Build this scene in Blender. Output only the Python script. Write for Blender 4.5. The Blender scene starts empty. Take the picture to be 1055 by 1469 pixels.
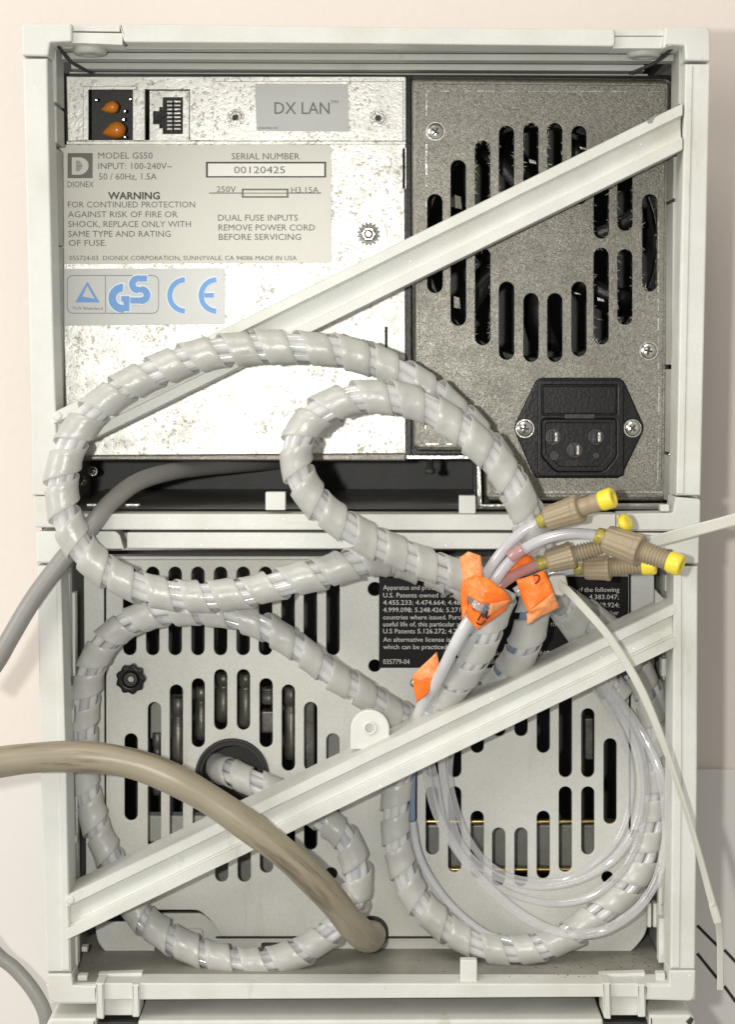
import bpy, bmesh, math, random
from mathutils import Vector, Matrix, noise
random.seed(7)
R = math.radians
SC = bpy.context.scene
COL = SC.collection
U = 0.00023                       # metres per photograph pixel at the front of the instruments
LD, TILT, CX, CY = 2400.0, R(5.0), 527.5, 734.5
FW = Vector((0, math.cos(TILT), -math.sin(TILT))); UP = Vector((0, math.sin(TILT), math.cos(TILT))); RT = Vector((1, 0, 0))
CAMP = -FW * LD

# ---------------------------------------------------------------- camera, world, light
cam = bpy.data.cameras.new('camera'); camo = bpy.data.objects.new('camera', cam); COL.objects.link(camo)
camo.location = CAMP * U; camo.rotation_euler = (R(90) - TILT, 0, 0)
cam.sensor_fit = 'HORIZONTAL'; cam.sensor_width = 36; cam.lens = LD / 1055 * 36
cam.clip_start = 0.01; cam.clip_end = 50
SC.camera = camo
W = bpy.data.worlds.new('World'); SC.world = W; W.use_nodes = True
bg = W.node_tree.nodes['Background']; bg.inputs[0].default_value = (1.0, .965, .90, 1); bg.inputs[1].default_value = 0.40
def lamp(name, loc, size, power, color, target=(0, 0, 0)):
    l = bpy.data.lights.new(name, 'AREA'); l.shape = 'DISK'; l.size = size; l.energy = power; l.color = color
    o = bpy.data.objects.new(name, l); COL.objects.link(o); o.location = loc
    o.rotation_euler = (Vector(target) - Vector(loc)).to_track_quat('-Z', 'Y').to_euler(); return o
# the phone's flash, just left of its lens
lamp('flash_lamp', (-185 * U, -2360 * U, 235 * U), 0.012, 1.55, (1.0, .985, .93), (-.02, 0, -.02))
# added fill lamp that brightens the left side, no source seen
lamp('left_fill_lamp', (-1.25, -.75, .25), .7, 10.8, (1.0, .972, .94), (0, .1, 0))
# the ceiling light of the room
lamp('ceiling_lamp', (-.5, -1.0, 1.6), 0.9, 14, (1.0, .93, .84))
SC.view_settings.view_transform = 'Standard'; SC.view_settings.look = 'None'; SC.view_settings.exposure = 0; SC.view_settings.gamma = 1
SC.cycles.use_denoising = True
SC.cycles.transparent_max_bounces = 24; SC.cycles.max_bounces = 10

# ---------------------------------------------------------------- projection helpers (px, py of the front plane -> real place at depth Y)
def Q(px, py, Y=0.0):
    d = FW * LD + RT * (px - CX) + UP * (CY - py)
    t = (Y - CAMP.y) / d.y
    return (CAMP + d * t) * U

# ---------------------------------------------------------------- materials
def mat(name): 
    m = bpy.data.materials.new(name); m.use_nodes = True
    nt = m.node_tree; p = nt.nodes['Principled BSDF']; return m, nt, p
def N(nt, t, **k):
    n = nt.nodes.new(t)
    for a, b in k.items(): 
        if a in n.inputs: n.inputs[a].default_value = b
        else: setattr(n, a, b)
    return n
def noise_tex(nt, scale, detail=3, rough=.5, vec=None):
    n = N(nt, 'ShaderNodeTexNoise'); n.inputs['Scale'].default_value = scale; n.inputs['Detail'].default_value = detail; n.inputs['Roughness'].default_value = rough
    if vec is None:
        tc = N(nt, 'ShaderNodeTexCoord'); vec = tc.outputs['Object']
    nt.links.new(vec, n.inputs['Vector']); return n
def ramp(nt, src, stops):
    r = N(nt, 'ShaderNodeValToRGB'); nt.links.new(src, r.inputs[0])
    e = r.color_ramp.elements
    while len(e) < len(stops): e.new(.5)
    for i, (p, c) in enumerate(stops):
        e[i].position = p; e[i].color = c if len(c) == 4 else (*c, 1)
    return r
def bump(nt, p, src, strength, dist):
    b = N(nt, 'ShaderNodeBump'); b.inputs['Strength'].default_value = strength; b.inputs['Distance'].default_value = dist
    nt.links.new(src, b.inputs['Height']); nt.links.new(b.outputs[0], p.inputs['Normal']); return b
def g(v): return (v, v, v, 1)

def plain(name, c, rough=.5, metal=0.0, spec=.5, var=.06, scale=60, fine=0.0, bmp=0.0, sparkle=0.0, coat=0.0):
    m, nt, p = mat(name)
    p.inputs['Roughness'].default_value = rough; p.inputs['Metallic'].default_value = metal; p.inputs['Specular IOR Level'].default_value = spec
    p.inputs['Coat Weight'].default_value = coat
    n = noise_tex(nt, scale, 5, .6)
    a = tuple(x * (1 - var) for x in c); b = tuple(min(1, x * (1 + var)) for x in c)
    r = ramp(nt, n.outputs['Fac'], [(.3, a), (.7, b)])
    out = r.outputs[0]
    if fine:
        n2 = noise_tex(nt, 1500, 2)
        mx = N(nt, 'ShaderNodeMix', data_type='RGBA', blend_type='MULTIPLY'); mx.inputs['Factor'].default_value = 1
        r2 = ramp(nt, n2.outputs['Fac'], [(.3, g(1 - fine)), (.7, g(1))])
        nt.links.new(out, mx.inputs[6]); nt.links.new(r2.outputs[0], mx.inputs[7]); out = mx.outputs[2]
    if sparkle:  # flash sparkles put into the base colour as white specks
        v = N(nt, 'ShaderNodeTexVoronoi'); v.inputs['Scale'].default_value = 190
        tc = N(nt, 'ShaderNodeTexCoord'); nt.links.new(tc.outputs['Object'], v.inputs['Vector'])
        sr = ramp(nt, v.outputs['Distance'], [(.035, g(1)), (.075, g(0))])
        wn = N(nt, 'ShaderNodeMath', operation='GREATER_THAN'); wn.inputs[1].default_value = 1 - sparkle
        sp = N(nt, 'ShaderNodeSeparateColor'); nt.links.new(v.outputs['Color'], sp.inputs[0]); nt.links.new(sp.outputs[0], wn.inputs[0])
        mu = N(nt, 'ShaderNodeMath', operation='MULTIPLY'); nt.links.new(sr.outputs[0], mu.inputs[0]); nt.links.new(wn.outputs[0], mu.inputs[1])
        mx = N(nt, 'ShaderNodeMix', data_type='RGBA'); nt.links.new(mu.outputs[0], mx.inputs['Factor'])
        nt.links.new(out, mx.inputs[6]); mx.inputs[7].default_value = (.95, .95, .93, 1); out = mx.outputs[2]
    if name in ('cream_grey_plastic', 'inner_grey_plastic', 'painted_sheet_metal'):
        tc = N(nt, 'ShaderNodeTexCoord')
        for sc_, st, lo_, hi_, col_ in (((60, 60, 9), 7, .60, .72, (.80, .78, .70)), ((9, 60, 70), 7, .62, .74, (.84, .81, .74)), ((22, 22, 22), 3, .48, .80, (.88, .86, .79)), ((260, 260, 60), 4, .70, .76, (.72, .69, .6))):
            mp = N(nt, 'ShaderNodeMapping'); mp.inputs['Scale'].default_value = sc_; nt.links.new(tc.outputs['Object'], mp.inputs[0])
            sn = noise_tex(nt, 1, st, .7, mp.outputs[0]); sr_ = ramp(nt, sn.outputs['Fac'], [(lo_, g(1)), (hi_, col_)])
            mx = N(nt, 'ShaderNodeMix', data_type='RGBA', blend_type='MULTIPLY'); mx.inputs['Factor'].default_value = 1
            nt.links.new(out, mx.inputs[6]); nt.links.new(sr_.outputs[0], mx.inputs[7]); out = mx.outputs[2]
    nt.links.new(out, p.inputs['Base Color'])
    if bmp:
        nb = noise_tex(nt, 900, 3); bump(nt, p, nb.outputs['Fac'], bmp, .0003)
    return m

M = {}
M['shell'] = plain('cream_grey_plastic', (.665, .672, .635), .46, var=.05, fine=.05, bmp=.25, sparkle=.5)
M['shell_dark'] = plain('inner_grey_plastic', (.46, .465, .43), .5, var=.06, fine=.06, bmp=.25)  # darker tone of the shell plastic, used on inner surfaces
M['panel'] = plain('painted_sheet_metal', (.64, .64, .60), .42, var=.03, fine=.10, bmp=.35)
M['black'] = plain('black_plastic', (.007, .007, .007), .36, spec=.3, var=.2, fine=.2, bmp=.3)
M['rubber'] = plain('black_rubber', (.03, .03, .028), .6, var=.2, fine=.2, bmp=.4)
M['moulded'] = plain('worn_black_plastic', (.03, .03, .028), .3, var=.5, scale=300, bmp=.3)
M['dark'] = plain('dark_steel', (.035, .035, .032), .55, var=.3, fine=.2, bmp=.3)
M['tray'] = plain('dusty_tray', (.30, .29, .25), .6, var=.25, scale=45, fine=.15, bmp=.4)
M['darktray'] = plain('grey_tray', (.27, .27, .25), .4, var=.25, scale=30, fine=.15, bmp=.3, metal=.2)
M['chrome'] = plain('plated_steel', (.72, .70, .66), .22, metal=1, var=.05, bmp=.3)
M['brass'] = plain('brass', (.65, .48, .2), .3, metal=1, var=.2)
M['lint'] = plain('grey_lint', (.34, .32, .27), .9, var=.3, scale=200)
M['debris'] = plain('dark_debris', (.09, .07, .05), .8, var=.4, scale=200)
M['steel'] = plain('brushed_steel', (.45, .44, .42), .32, metal=1, var=.2, bmp=.3)
M['cord'] = plain('grey_cord', (.27, .265, .25), .42, var=.06, fine=.06, bmp=.2)
M['label'] = plain('label_vinyl', (.60, .59, .53), .42, var=.02, fine=.03)
M['label_lan'] = plain('grey_label_vinyl', (.46, .462, .45), .4, var=.02, fine=.04)
M['label_grey'] = plain('silver_label_vinyl', (.58, .59, .57), .4, var=.02, fine=.04)
M['white'] = plain('label_white', (.74, .73, .68), .5, var=.02)
M['ink'] = plain('grey_ink', (.13, .13, .115), .55, var=.1)
M['ink_dark'] = plain('dark_ink', (.045, .045, .04), .55, var=.1)
M['ink_blue'] = plain('blue_ink', (.15, .34, .68), .5, var=.04)
M['ink_pale'] = plain('white_ink', (.62, .61, .57), .55, var=.08)
M['ink_halo'] = plain('pale_blue_print', (.74, .82, .88), .5, var=.03)
M['black_label'] = plain('black_label_vinyl', (.008, .008, .008), .5, spec=.15, var=.2)
M['grimy'] = plain('grimy_metal', (.13, .125, .11), .4, metal=.5, var=.5, scale=120, bmp=.3)
M['peek'] = plain('tan_polymer', (.32, .255, .165), .42, var=.08, fine=.08, bmp=.25)
M['ferrule'] = plain('olive_ferrule', (.36, .31, .06), .3, var=.25, scale=400)
M['yellow'] = plain('yellow_plug', (.80, .64, .05), .35, var=.05, bmp=.1)
M['orange_part'] = plain('orange_resin', (.62, .2, .02), .22, var=.12)
M['marker'] = plain('marker_pen', (.06, .008, .012), .5, var=.1)
M['tie'] = plain('nylon_tie', (.55, .55, .49), .38, var=.04, fine=.03)
M['backcab'] = plain('white_enamel', (.80, .775, .74), .45, var=.02, scale=8, fine=.02)

# wall: painted, mottled at random between two pinkish tones
def wall_mat():
    m, nt, p = mat('wall_paint'); p.inputs['Roughness'].default_value = .7
    n = noise_tex(nt, 5, 4); r = ramp(nt, n.outputs['Fac'], [(.35, (.81, .735, .675)), (.65, (.83, .765, .70))])
    n2 = noise_tex(nt, 350, 3); bump(nt, p, n2.outputs['Fac'], .25, .0006)
    nt.links.new(r.outputs[0], p.inputs['Base Color']); return m
M['wall'] = wall_mat()

def galv(name, base, rlo, rhi, flecks, metal=.85):
    m, nt, p = mat(name); p.inputs['Metallic'].default_value = metal
    n = noise_tex(nt, 750 if flecks else 1300, 3, .65); n.inputs['Distortion'].default_value = .0 if flecks else 1.5; v = noise_tex(nt, 160, 3, .6); big = noise_tex(nt, 18, 3, .6)
    dark = (.33, .32, .285) if flecks else tuple(x * .42 for x in base)
    ad = N(nt, 'ShaderNodeMath', operation='MULTIPLY_ADD'); med = noise_tex(nt, 42, 3, .6); nt.links.new(med.outputs['Fac'], ad.inputs[0]); ad.inputs[1].default_value = -.42 if flecks else -.1; nt.links.new(n.outputs['Fac'], ad.inputs[2]); ad2 = N(nt, 'ShaderNodeMath', operation='ADD'); ad2.inputs[1].default_value = .21 if flecks else .05; nt.links.new(ad.outputs[0], ad2.inputs[0])
    r = ramp(nt, ad2.outputs[0], [(.33, dark), (.425 if flecks else .60, base)])
    r3 = ramp(nt, big.outputs['Fac'], [(.3, g(.82)), (.7, g(1))])
    mx = N(nt, 'ShaderNodeMix', data_type='RGBA', blend_type='MULTIPLY'); mx.inputs['Factor'].default_value = 1
    nt.links.new(r.outputs[0], mx.inputs[6]); nt.links.new(r3.outputs[0], mx.inputs[7])
    nt.links.new(mx.outputs[2], p.inputs['Base Color'])
    r2 = ramp(nt, v.outputs['Fac'], [(.3, g(rlo)), (.7, g(rhi))]); nt.links.new(r2.outputs[0], p.inputs['Roughness'])
    bump(nt, p, n.outputs['Fac'], .45, .00022); return m
M['galv'] = galv('galvanised_steel', (.66, .65, .615), .38, .53, True)
M['galv_dull'] = galv('dull_zinc_plate', (.275, .262, .228), .35, .46, False)

def clear(name, col, trans, rough, tcol=(1, 1, 1), sss=.5, bmp=0):
    m = bpy.data.materials.new(name); m.use_nodes = True; nt = m.node_tree; nt.nodes.clear(); L = nt.links.new
    out = N(nt, 'ShaderNodeOutputMaterial')
    d = N(nt, 'ShaderNodeBsdfDiffuse'); tl = N(nt, 'ShaderNodeBsdfTranslucent'); tr = N(nt, 'ShaderNodeBsdfTransparent'); gl = N(nt, 'ShaderNodeBsdfGlossy')
    n = noise_tex(nt, 130, 4); r = ramp(nt, n.outputs['Fac'], [(.3, tuple(x * .88 for x in col)), (.7, col)])
    L(r.outputs[0], d.inputs[0]); L(r.outputs[0], tl.inputs[0]); tr.inputs[0].default_value = (*tcol, 1)
    gl.inputs['Roughness'].default_value = rough
    a = N(nt, 'ShaderNodeMixShader'); a.inputs[0].default_value = sss; L(d.outputs[0], a.inputs[1]); L(tl.outputs[0], a.inputs[2])
    b = N(nt, 'ShaderNodeMixShader'); L(a.outputs[0], b.inputs[1]); L(tr.outputs[0], b.inputs[2])
    lw = N(nt, 'ShaderNodeLayerWeight'); lw.inputs[0].default_value = .4
    mr = N(nt, 'ShaderNodeMapRange'); mr.inputs[1].default_value = 0; mr.inputs[2].default_value = 1; mr.inputs[3].default_value = trans; mr.inputs[4].default_value = trans * (.2 if trans < .6 else .38)
    L(lw.outputs['Facing'], mr.inputs[0]); L(mr.outputs[0], b.inputs[0])
    p5 = N(nt, 'ShaderNodeMath', operation='POWER'); p5.inputs[1].default_value = 4; L(lw.outputs['Facing'], p5.inputs[0]); fr = N(nt, 'ShaderNodeMapRange'); fr.inputs[3].default_value = .06; fr.inputs[4].default_value = .5; L(p5.outputs[0], fr.inputs[0])
    c = N(nt, 'ShaderNodeMixShader'); L(fr.outputs[0], c.inputs[0]); L(b.outputs[0], c.inputs[1]); L(gl.outputs[0], c.inputs[2])
    if bmp:
        nb = noise_tex(nt, 300, 3); bb = N(nt, 'ShaderNodeBump'); bb.inputs['Strength'].default_value = bmp; bb.inputs['Distance'].default_value = .0006
        L(nb.outputs['Fac'], bb.inputs['Height'])
        for q in (d, gl): L(bb.outputs[0], q.inputs['Normal'])
    L(c.outputs[0], out.inputs[0]); return m
M['wrap'] = clear('frosted_spiral_wrap', (.79, .79, .755), .40, .34, (.99, .99, .98), .36, .6)
M['tube'] = clear('milky_clear_tube', (.90, .905, .90), .20, .12, (1, 1, 1), .25)
M['tube_clear'] = clear('clear_tube', (.90, .90, .92), .76, .07, (1, 1, 1), .2)

M['tube_bore'] = clear('tube_bore_edge', (.7, .7, .72), .93, .05, (1, 1, 1), .2)
M['tube_milky'] = clear('milky_tube', (.80, .805, .83), .32, .16, (.97, .97, 1), .3)
M['tube_pink'] = clear('pink_tinted_tube', (.74, .45, .44), .35, .14, (.95, .8, .8), .35)
M['tube_blue'] = clear('bluish_tube', (.34, .44, .62), .30, .12, (.75, .85, 1), .3)

def hose_mat():
    m, nt, p = mat('dirty_tan_hose'); p.inputs['Roughness'].default_value = .36
    tc = N(nt, 'ShaderNodeTexCoord'); mp = N(nt, 'ShaderNodeMapping'); nt.links.new(tc.outputs['UV'], mp.inputs[0]); mp.inputs['Scale'].default_value = (4.5, 6.0, 1)
    n = noise_tex(nt, 1, 6, .65, mp.outputs[0]); r = ramp(nt, n.outputs['Fac'], [(.30, (.10, .08, .055)), (.40, (.22, .185, .13)), (.46, (.29, .255, .18)), (.75, (.35, .315, .235))])
    n2 = noise_tex(nt, 40, 4); r2 = ramp(nt, n2.outputs['Fac'], [(.35, g(.88)), (.65, g(1))])
    mx = N(nt, 'ShaderNodeMix', data_type='RGBA', blend_type='MULTIPLY'); mx.inputs['Factor'].default_value = 1
    nt.links.new(r.outputs[0], mx.inputs[6]); nt.links.new(r2.outputs[0], mx.inputs[7]); nt.links.new(mx.outputs[2], p.inputs['Base Color'])
    bump(nt, p, n.outputs['Fac'], .25, .0006); return m
M['hose'] = hose_mat()
def tag_mat():
    m, nt, p = mat('orange_tag_tape'); p.inputs['Roughness'].default_value = .33
    n = noise_tex(nt, 260, 5, .7); r = ramp(nt, n.outputs['Fac'], [(.3, (.90, .15, .015)), (.7, (1.0, .25, .03))])
    nt.links.new(r.outputs[0], p.inputs['Base Color']); bump(nt, p, n.outputs['Fac'], .6, .0006)
    p.inputs['Subsurface Weight'].default_value = 0; return m
M['tag'] = tag_mat()
def tagback():
    m, nt, p = mat('orange_tag_tape_worn_side'); p.inputs['Roughness'].default_value = .3
    n = noise_tex(nt, 420, 6, .75); r = ramp(nt, n.outputs['Fac'], [(.32, (.90, .22, .05)), (.5, (.98, .36, .12)), (.75, (1.0, .58, .30))])
    nt.links.new(r.outputs[0], p.inputs['Base Color']); bump(nt, p, n.outputs['Fac'], .9, .0009); return m
M['tagback'] = tagback()

# ---------------------------------------------------------------- object helpers
def link(name, me, m, parent=None):
    o = bpy.data.objects.new(name, me); COL.objects.link(o)
    if m is not None: me.materials.append(M[m] if isinstance(m, str) else m)
    if parent is not None: o.parent = parent
    return o
def wloc(o):
    v = Vector((0, 0, 0))
    while o is not None: v += o.location; o = o.parent
    return v
def tag(o, label, cat, group=None, kind=None):
    if label: o['label'] = label
    if cat: o['category'] = cat
    if group: o['group'] = group
    if kind: o['kind'] = kind
    return o
def thing(name, loc, label, cat, group=None):
    o = bpy.data.objects.new(name, None); o.empty_display_size = .01; COL.objects.link(o); o.location = loc
    return tag(o, label, cat, group)

def rnd(pts, r, n=4):
    """round the corners of a polygon; r is one radius or one per corner"""
    out = []; k = len(pts)
    for i, p in enumerate(pts):
        rr = r[i] if isinstance(r, (list, tuple)) else r
        p = Vector(p[:2]); a = Vector(pts[i - 1][:2]); b = Vector(pts[(i + 1) % k][:2])
        da, db = (a - p), (b - p)
        rr = min(rr, da.length * .49, db.length * .49)
        if rr < .3: out.append(tuple(p)); continue
        s = p + da.normalized() * rr; e = p + db.normalized() * rr
        for j in range(n + 1):
            t = j / n; out.append(tuple(s * (1 - t) ** 2 + p * 2 * t * (1 - t) + e * t * t))
    return out
def rect(x0, y0, x1, y1, r=0, n=4):
    p = [(x0, y0), (x1, y0), (x1, y1), (x0, y1)]
    return rnd(p, r, n) if r else p
def slot(cx, y0, y1, w=19.0, n=6):
    r = w / 2; p = []
    for j in range(n + 1): a = math.pi + math.pi * j / n; p.append((cx + r * math.cos(a), y0 + r + r * math.sin(a)))
    for j in range(n + 1): a = math.pi * j / n; p.append((cx + r * math.cos(a), y1 - r + r * math.sin(a)))
    return p
def circle(cx, cy, r, n=24, ry=None):
    return [(cx + r * math.cos(2 * math.pi * j / n), cy + (ry or r) * math.sin(2 * math.pi * j / n)) for j in range(n)]

class G:
    def __init__(s): s.bm = bmesh.new()
    def plate(s, pts, Y, thick, holes=(), bev=0.0, bres=2, smooth=False):
        cu = bpy.data.curves.new('tmp', 'CURVE'); cu.dimensions = '2D'; cu.fill_mode = 'BOTH'
        for loop in [pts] + list(holes):
            sp = cu.splines.new('POLY'); sp.points.add(len(loop) - 1)
            for q, v in zip(loop, sp.points):
                w = Q(q[0], q[1], Y); v.co = (w.x, w.z, 0, 1)
            sp.use_cyclic_u = True
        b = min(bev, thick / 2 * .98)
        cu.extrude = max(1e-6, (thick / 2 - b) * U); cu.bevel_depth = b * U; cu.offset = -b * U; cu.bevel_resolution = bres
        ob = bpy.data.objects.new('tmp', cu); me = bpy.data.meshes.new_from_object(ob)
        yc = (Y + thick / 2) * U
        for v in me.vertices: x, y, z = v.co; v.co = (x, yc - z, y)
        for f in me.polygons: f.use_smooth = smooth
        n0 = len(s.bm.faces); s.bm.from_mesh(me)
        bpy.data.objects.remove(ob); bpy.data.curves.remove(cu); bpy.data.meshes.remove(me); return s
    def text(s, body, x0, x1, ybase, cap, Y, bold=0.0, align=None):
        cu = bpy.data.curves.new('tmp', 'FONT'); cu.body = body; cu.resolution_u = 2; cu.offset = bold
        ob = bpy.data.objects.new('tmp', cu); me = bpy.data.meshes.new_from_object(ob)
        if me.vertices:
            a = min(v.co.x for v in me.vertices); b = max(v.co.x for v in me.vertices)
            p0 = Q(x0, ybase, Y); p1 = Q(x1, ybase, Y); pt = Q(x0, ybase - cap, Y)
            sx = (p1.x - p0.x) / (b - a); sz = (pt.z - p0.z) / .69
            for v in me.vertices: x, y, z = v.co; v.co = (p0.x + (x - a) * sx, Y * U, p0.z + y * sz)
            for f in me.polygons:
                pass
            s.bm.from_mesh(me)
        bpy.data.objects.remove(ob); bpy.data.curves.remove(cu); bpy.data.meshes.remove(me); return s
    def box(s, x0, y0, x1, y1, Y, thick, bev=0.0): return s.plate(rect(x0, y0, x1, y1), Y, thick, (), bev)
    def sweep(s, pts, rad, seg=14, step=4.0, caps=True, smooth=True, offset=None, uv=False):
        C, T, A, B = frames(pts, step); n = len(C); rows = []
        L = s.bm.loops.layers.uv.verify() if uv else None
        for i in range(n):
            r = rad(i / (n - 1)) if callable(rad) else rad
            c = C[i]
            if offset: ox, oy = offset(i * step, i / (n - 1)); c = c + A[i] * ox * U + B[i] * oy * U
            rows.append([s.bm.verts.new(c - (A[i] * math.cos(2 * math.pi * j / seg) + B[i] * math.sin(2 * math.pi * j / seg)) * r * U) for j in range(seg)])
        for i in range(n - 1):
            for j in range(seg):
                k = (j + 1) % seg
                f = s.bm.faces.new((rows[i][j], rows[i][k], rows[i + 1][k], rows[i + 1][j])); f.smooth = smooth
                if uv:
                    for lp, (ii, jj) in zip(f.loops, ((i, j), (i, j + 1), (i + 1, j + 1), (i + 1, j))): lp[L].uv = (ii * step / 1000, jj / seg)
        if caps:
            s.bm.faces.new(rows[0][::-1]); s.bm.faces.new(rows[-1])
        return s
    def lathe(s, a, b, prof, seg=32, rib=None, smooth=True):
        """prof: (t along a->b in px, radius in px); rib(t,angle)->radius factor"""
        d = (b - a).normalized(); u = d.orthogonal().normalized(); w = d.cross(u); rows = []
        for t, r in prof:
            rows.append([s.bm.verts.new(a + d * t * U + (u * math.cos(2 * math.pi * j / seg) + w * math.sin(2 * math.pi * j / seg)) * max(r, .01) * U * (rib(t, j) if rib else 1)) for j in range(seg)])
        for i in range(len(rows) - 1):
            for j in range(seg):
                k = (j + 1) % seg; f = s.bm.faces.new((rows[i][j], rows[i][k], rows[i + 1][k], rows[i + 1][j])); f.smooth = smooth
        s.bm.faces.new(rows[0][::-1]); s.bm.faces.new(rows[-1]); return s
    def quad(s, *p):
        s.bm.faces.new([s.bm.verts.new(v) for v in p]); return s
    def done(s, name, m, parent=None, recalc=True, local=None):
        if recalc: bmesh.ops.recalc_face_normals(s.bm, faces=s.bm.faces[:])
        o0 = wloc(parent) if local is None else local
        if o0.length: bmesh.ops.translate(s.bm, verts=s.bm.verts[:], vec=-o0)
        me = bpy.data.meshes.new(name); s.bm.to_mesh(me); s.bm.free()
        return link(name, me, m, parent)

def catmull(P, per=24):
    P = [P[0] * 2 - P[1]] + P + [P[-1] * 2 - P[-2]]; out = []
    for i in range(1, len(P) - 2):
        a, b, c, d = P[i - 1:i + 3]
        for j in range(per):
            t = j / per; out.append(.5 * ((2 * b) + (c - a) * t + (2 * a - 5 * b + 4 * c - d) * t * t + (3 * b - a - 3 * c + d) * t ** 3))
    out.append(P[-2]); return out
def frames(pts, step):
    P = catmull([Q(*p) for p in pts]); st = step * U
    C = [P[0]]; acc = 0
    for i in range(1, len(P)):
        a = P[i - 1]; b = P[i]; L = (b - a).length
        while acc + L >= st:
            t = (st - acc) / L; a = a.lerp(b, t); C.append(a.copy()); L = (b - a).length; acc = 0
        acc += L
    n = len(C); T = []
    for i in range(n): T.append((C[min(i + 1, n - 1)] - C[max(i - 1, 0)]).normalized())
    a = Vector((0, -1, 0)); a = (a - T[0] * a.dot(T[0])).normalized(); A = [a]
    for i in range(1, n):
        a = A[-1] - T[i] * A[-1].dot(T[i]); A.append(a.normalized())
    B = [T[i].cross(A[i]) for i in range(n)]
    return C, T, A, B

# ================================================================ THE SETTING
w = G(); w.box(-1600, -1500, 2700, 3000, 640, 40); tag(w.done('wall', 'wall'), None, None, kind='structure')

# ================================================================ UPPER INSTRUMENT
up = thing('instrument_module', Q(527, 737, 0), 'upper cream instrument module with bright steel rear plates, fan grille and black power inlet', 'lab instrument', 'stacked lab instrument modules')
lo = thing('instrument_module', Q(527, 1436, 0), 'middle cream instrument module with slotted rear panel and black patent label behind coiled tubing', 'lab instrument', 'stacked lab instrument modules')
th = thing('instrument_module', Q(527, 1560, 0), 'white top of the instrument module at the bottom edge, under the two feet', 'lab instrument', 'stacked lab instrument modules')

def P1(name, m, parent, pts, Y, thick, holes=(), bev=1.5, bres=2, **k):
    a = G(); a.plate(pts, Y, thick, holes, bev, bres); return a.done(name, m, parent)

# corner blocks
P1('corner_block', 'shell', up, rnd([(31, 34), (103, 34), (103, 60), (72, 61), (69, 81), (31, 80)], [6, 3, 3, 3, 3, 3]), -3, 60, bev=3)
P1('corner_block', 'shell', up, rnd([(955, 39), (1020, 39), (1020, 88), (984, 87), (983, 66), (965, 65), (952, 70)], [3, 8, 3, 3, 3, 3, 3]), -3, 60, bev=3)
P1('corner_block', 'shell', up, rnd([(47, 712), (88, 712), (88, 736), (128, 737), (128, 757), (49, 757)], [4, 2, 2, 2, 2, 5]), -2, 60, bev=2.5)
P1('corner_block', 'shell', up, rnd([(970, 713), (1006, 716), (1005, 762), (890, 762), (890, 737), (966, 736)], [2, 5, 2, 2, 2, 2]), -2, 60, bev=2.5)
# side rails, with their chamfer
P1('side_rail', 'shell', up, [(32, 84), (68, 84), (70, 200), (76, 450), (84, 711), (46, 711), (40, 400)], 0, 60, bev=3)
P1('side_rail', 'shell', up, [(984, 92), (1020, 92), (1013, 400), (1006, 711), (971, 711), (976, 400)], 0, 60, bev=3)
P1('rail_facet', 'shell', up, [(984, 94), (995, 94), (982, 709), (971, 709)], -2, 5, bev=2)
# top rail and its recesses
P1('top_rail', 'shell', up, rnd([(171, 34), (520, 39), (883, 42), (883, 67), (520, 63), (178, 61)], [2, 0, 6, 6, 0, 4]), -2, 50, bev=2.5)
P1('rail_lip', 'shell', up, [(103, 36), (172, 36), (172, 46), (103, 45)], 10, 40, bev=1)
P1('rail_lip', 'shell', up, [(103, 47), (176, 48), (176, 65), (103, 62)], 6, 40, bev=1)
P1('rail_lip', 'shell', up, [(883, 43), (953, 42), (953, 52), (883, 52)], 10, 40, bev=1)
P1('rail_lip', 'shell', up, [(880, 53), (953, 53), (950, 70), (880, 70)], 6, 40, bev=1)
P1('top_plate', 'shell', up, [(103, 37), (953, 44), (953, 60), (103, 56)], 45, 520, bev=1)
# foot recess cups under the top
for cx, cy in ((129, 66), (924, 70)):
    a = G(); c = Q(cx, cy, 45); a.lathe(c, c + Vector((0, 0, -1)), [(0, 24), (10, 24), (13, 21), (13.5, 12), (11, 10)], 32); a.done('foot_cup', 'shell_dark', up)
# stepped ribs of the ceiling
for y0, y1, Y, x0, x1, mt in ((66, 70, 40, 76, 980, 'shell_dark'), (75.5, 85, 75, 88, 972, 'shell_dark'), (90, 99, 112, 102, 925, 'shell_dark'), (103.5, 106, 142, 100, 930, 'shell_dark')):
    P1('ceiling_rib', mt, up, [(x0, y0), (x1, y0 + 3), (x1, y1 + 3), (x0, y1)], Y, 26, bev=1)
P1('groove_shade_sheet', 'dark', up, [(80, 58), (980, 60), (980, 66), (80, 64)], 47, 480, bev=.5)  # near-black sheet that paints in the shade between the ceiling ribs
for xa, xb in (((76, 82), (106, 103)), ((975, 80), (930, 104))):
    a = G(); a.sweep([(xa[0] + (8 if xa[0] < 500 else -8), 68, 26), ((xa[0] + xb[0]) / 2 + (12 if xa[0] < 500 else -12), 90, 62), (xb[0] + (28 if xa[0] < 500 else -28), 107, 100)], 2.4, 8); a.done('ceiling_edge_line', 'dark', up)  # dark rods added to draw the diagonal edges of the ceiling
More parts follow.
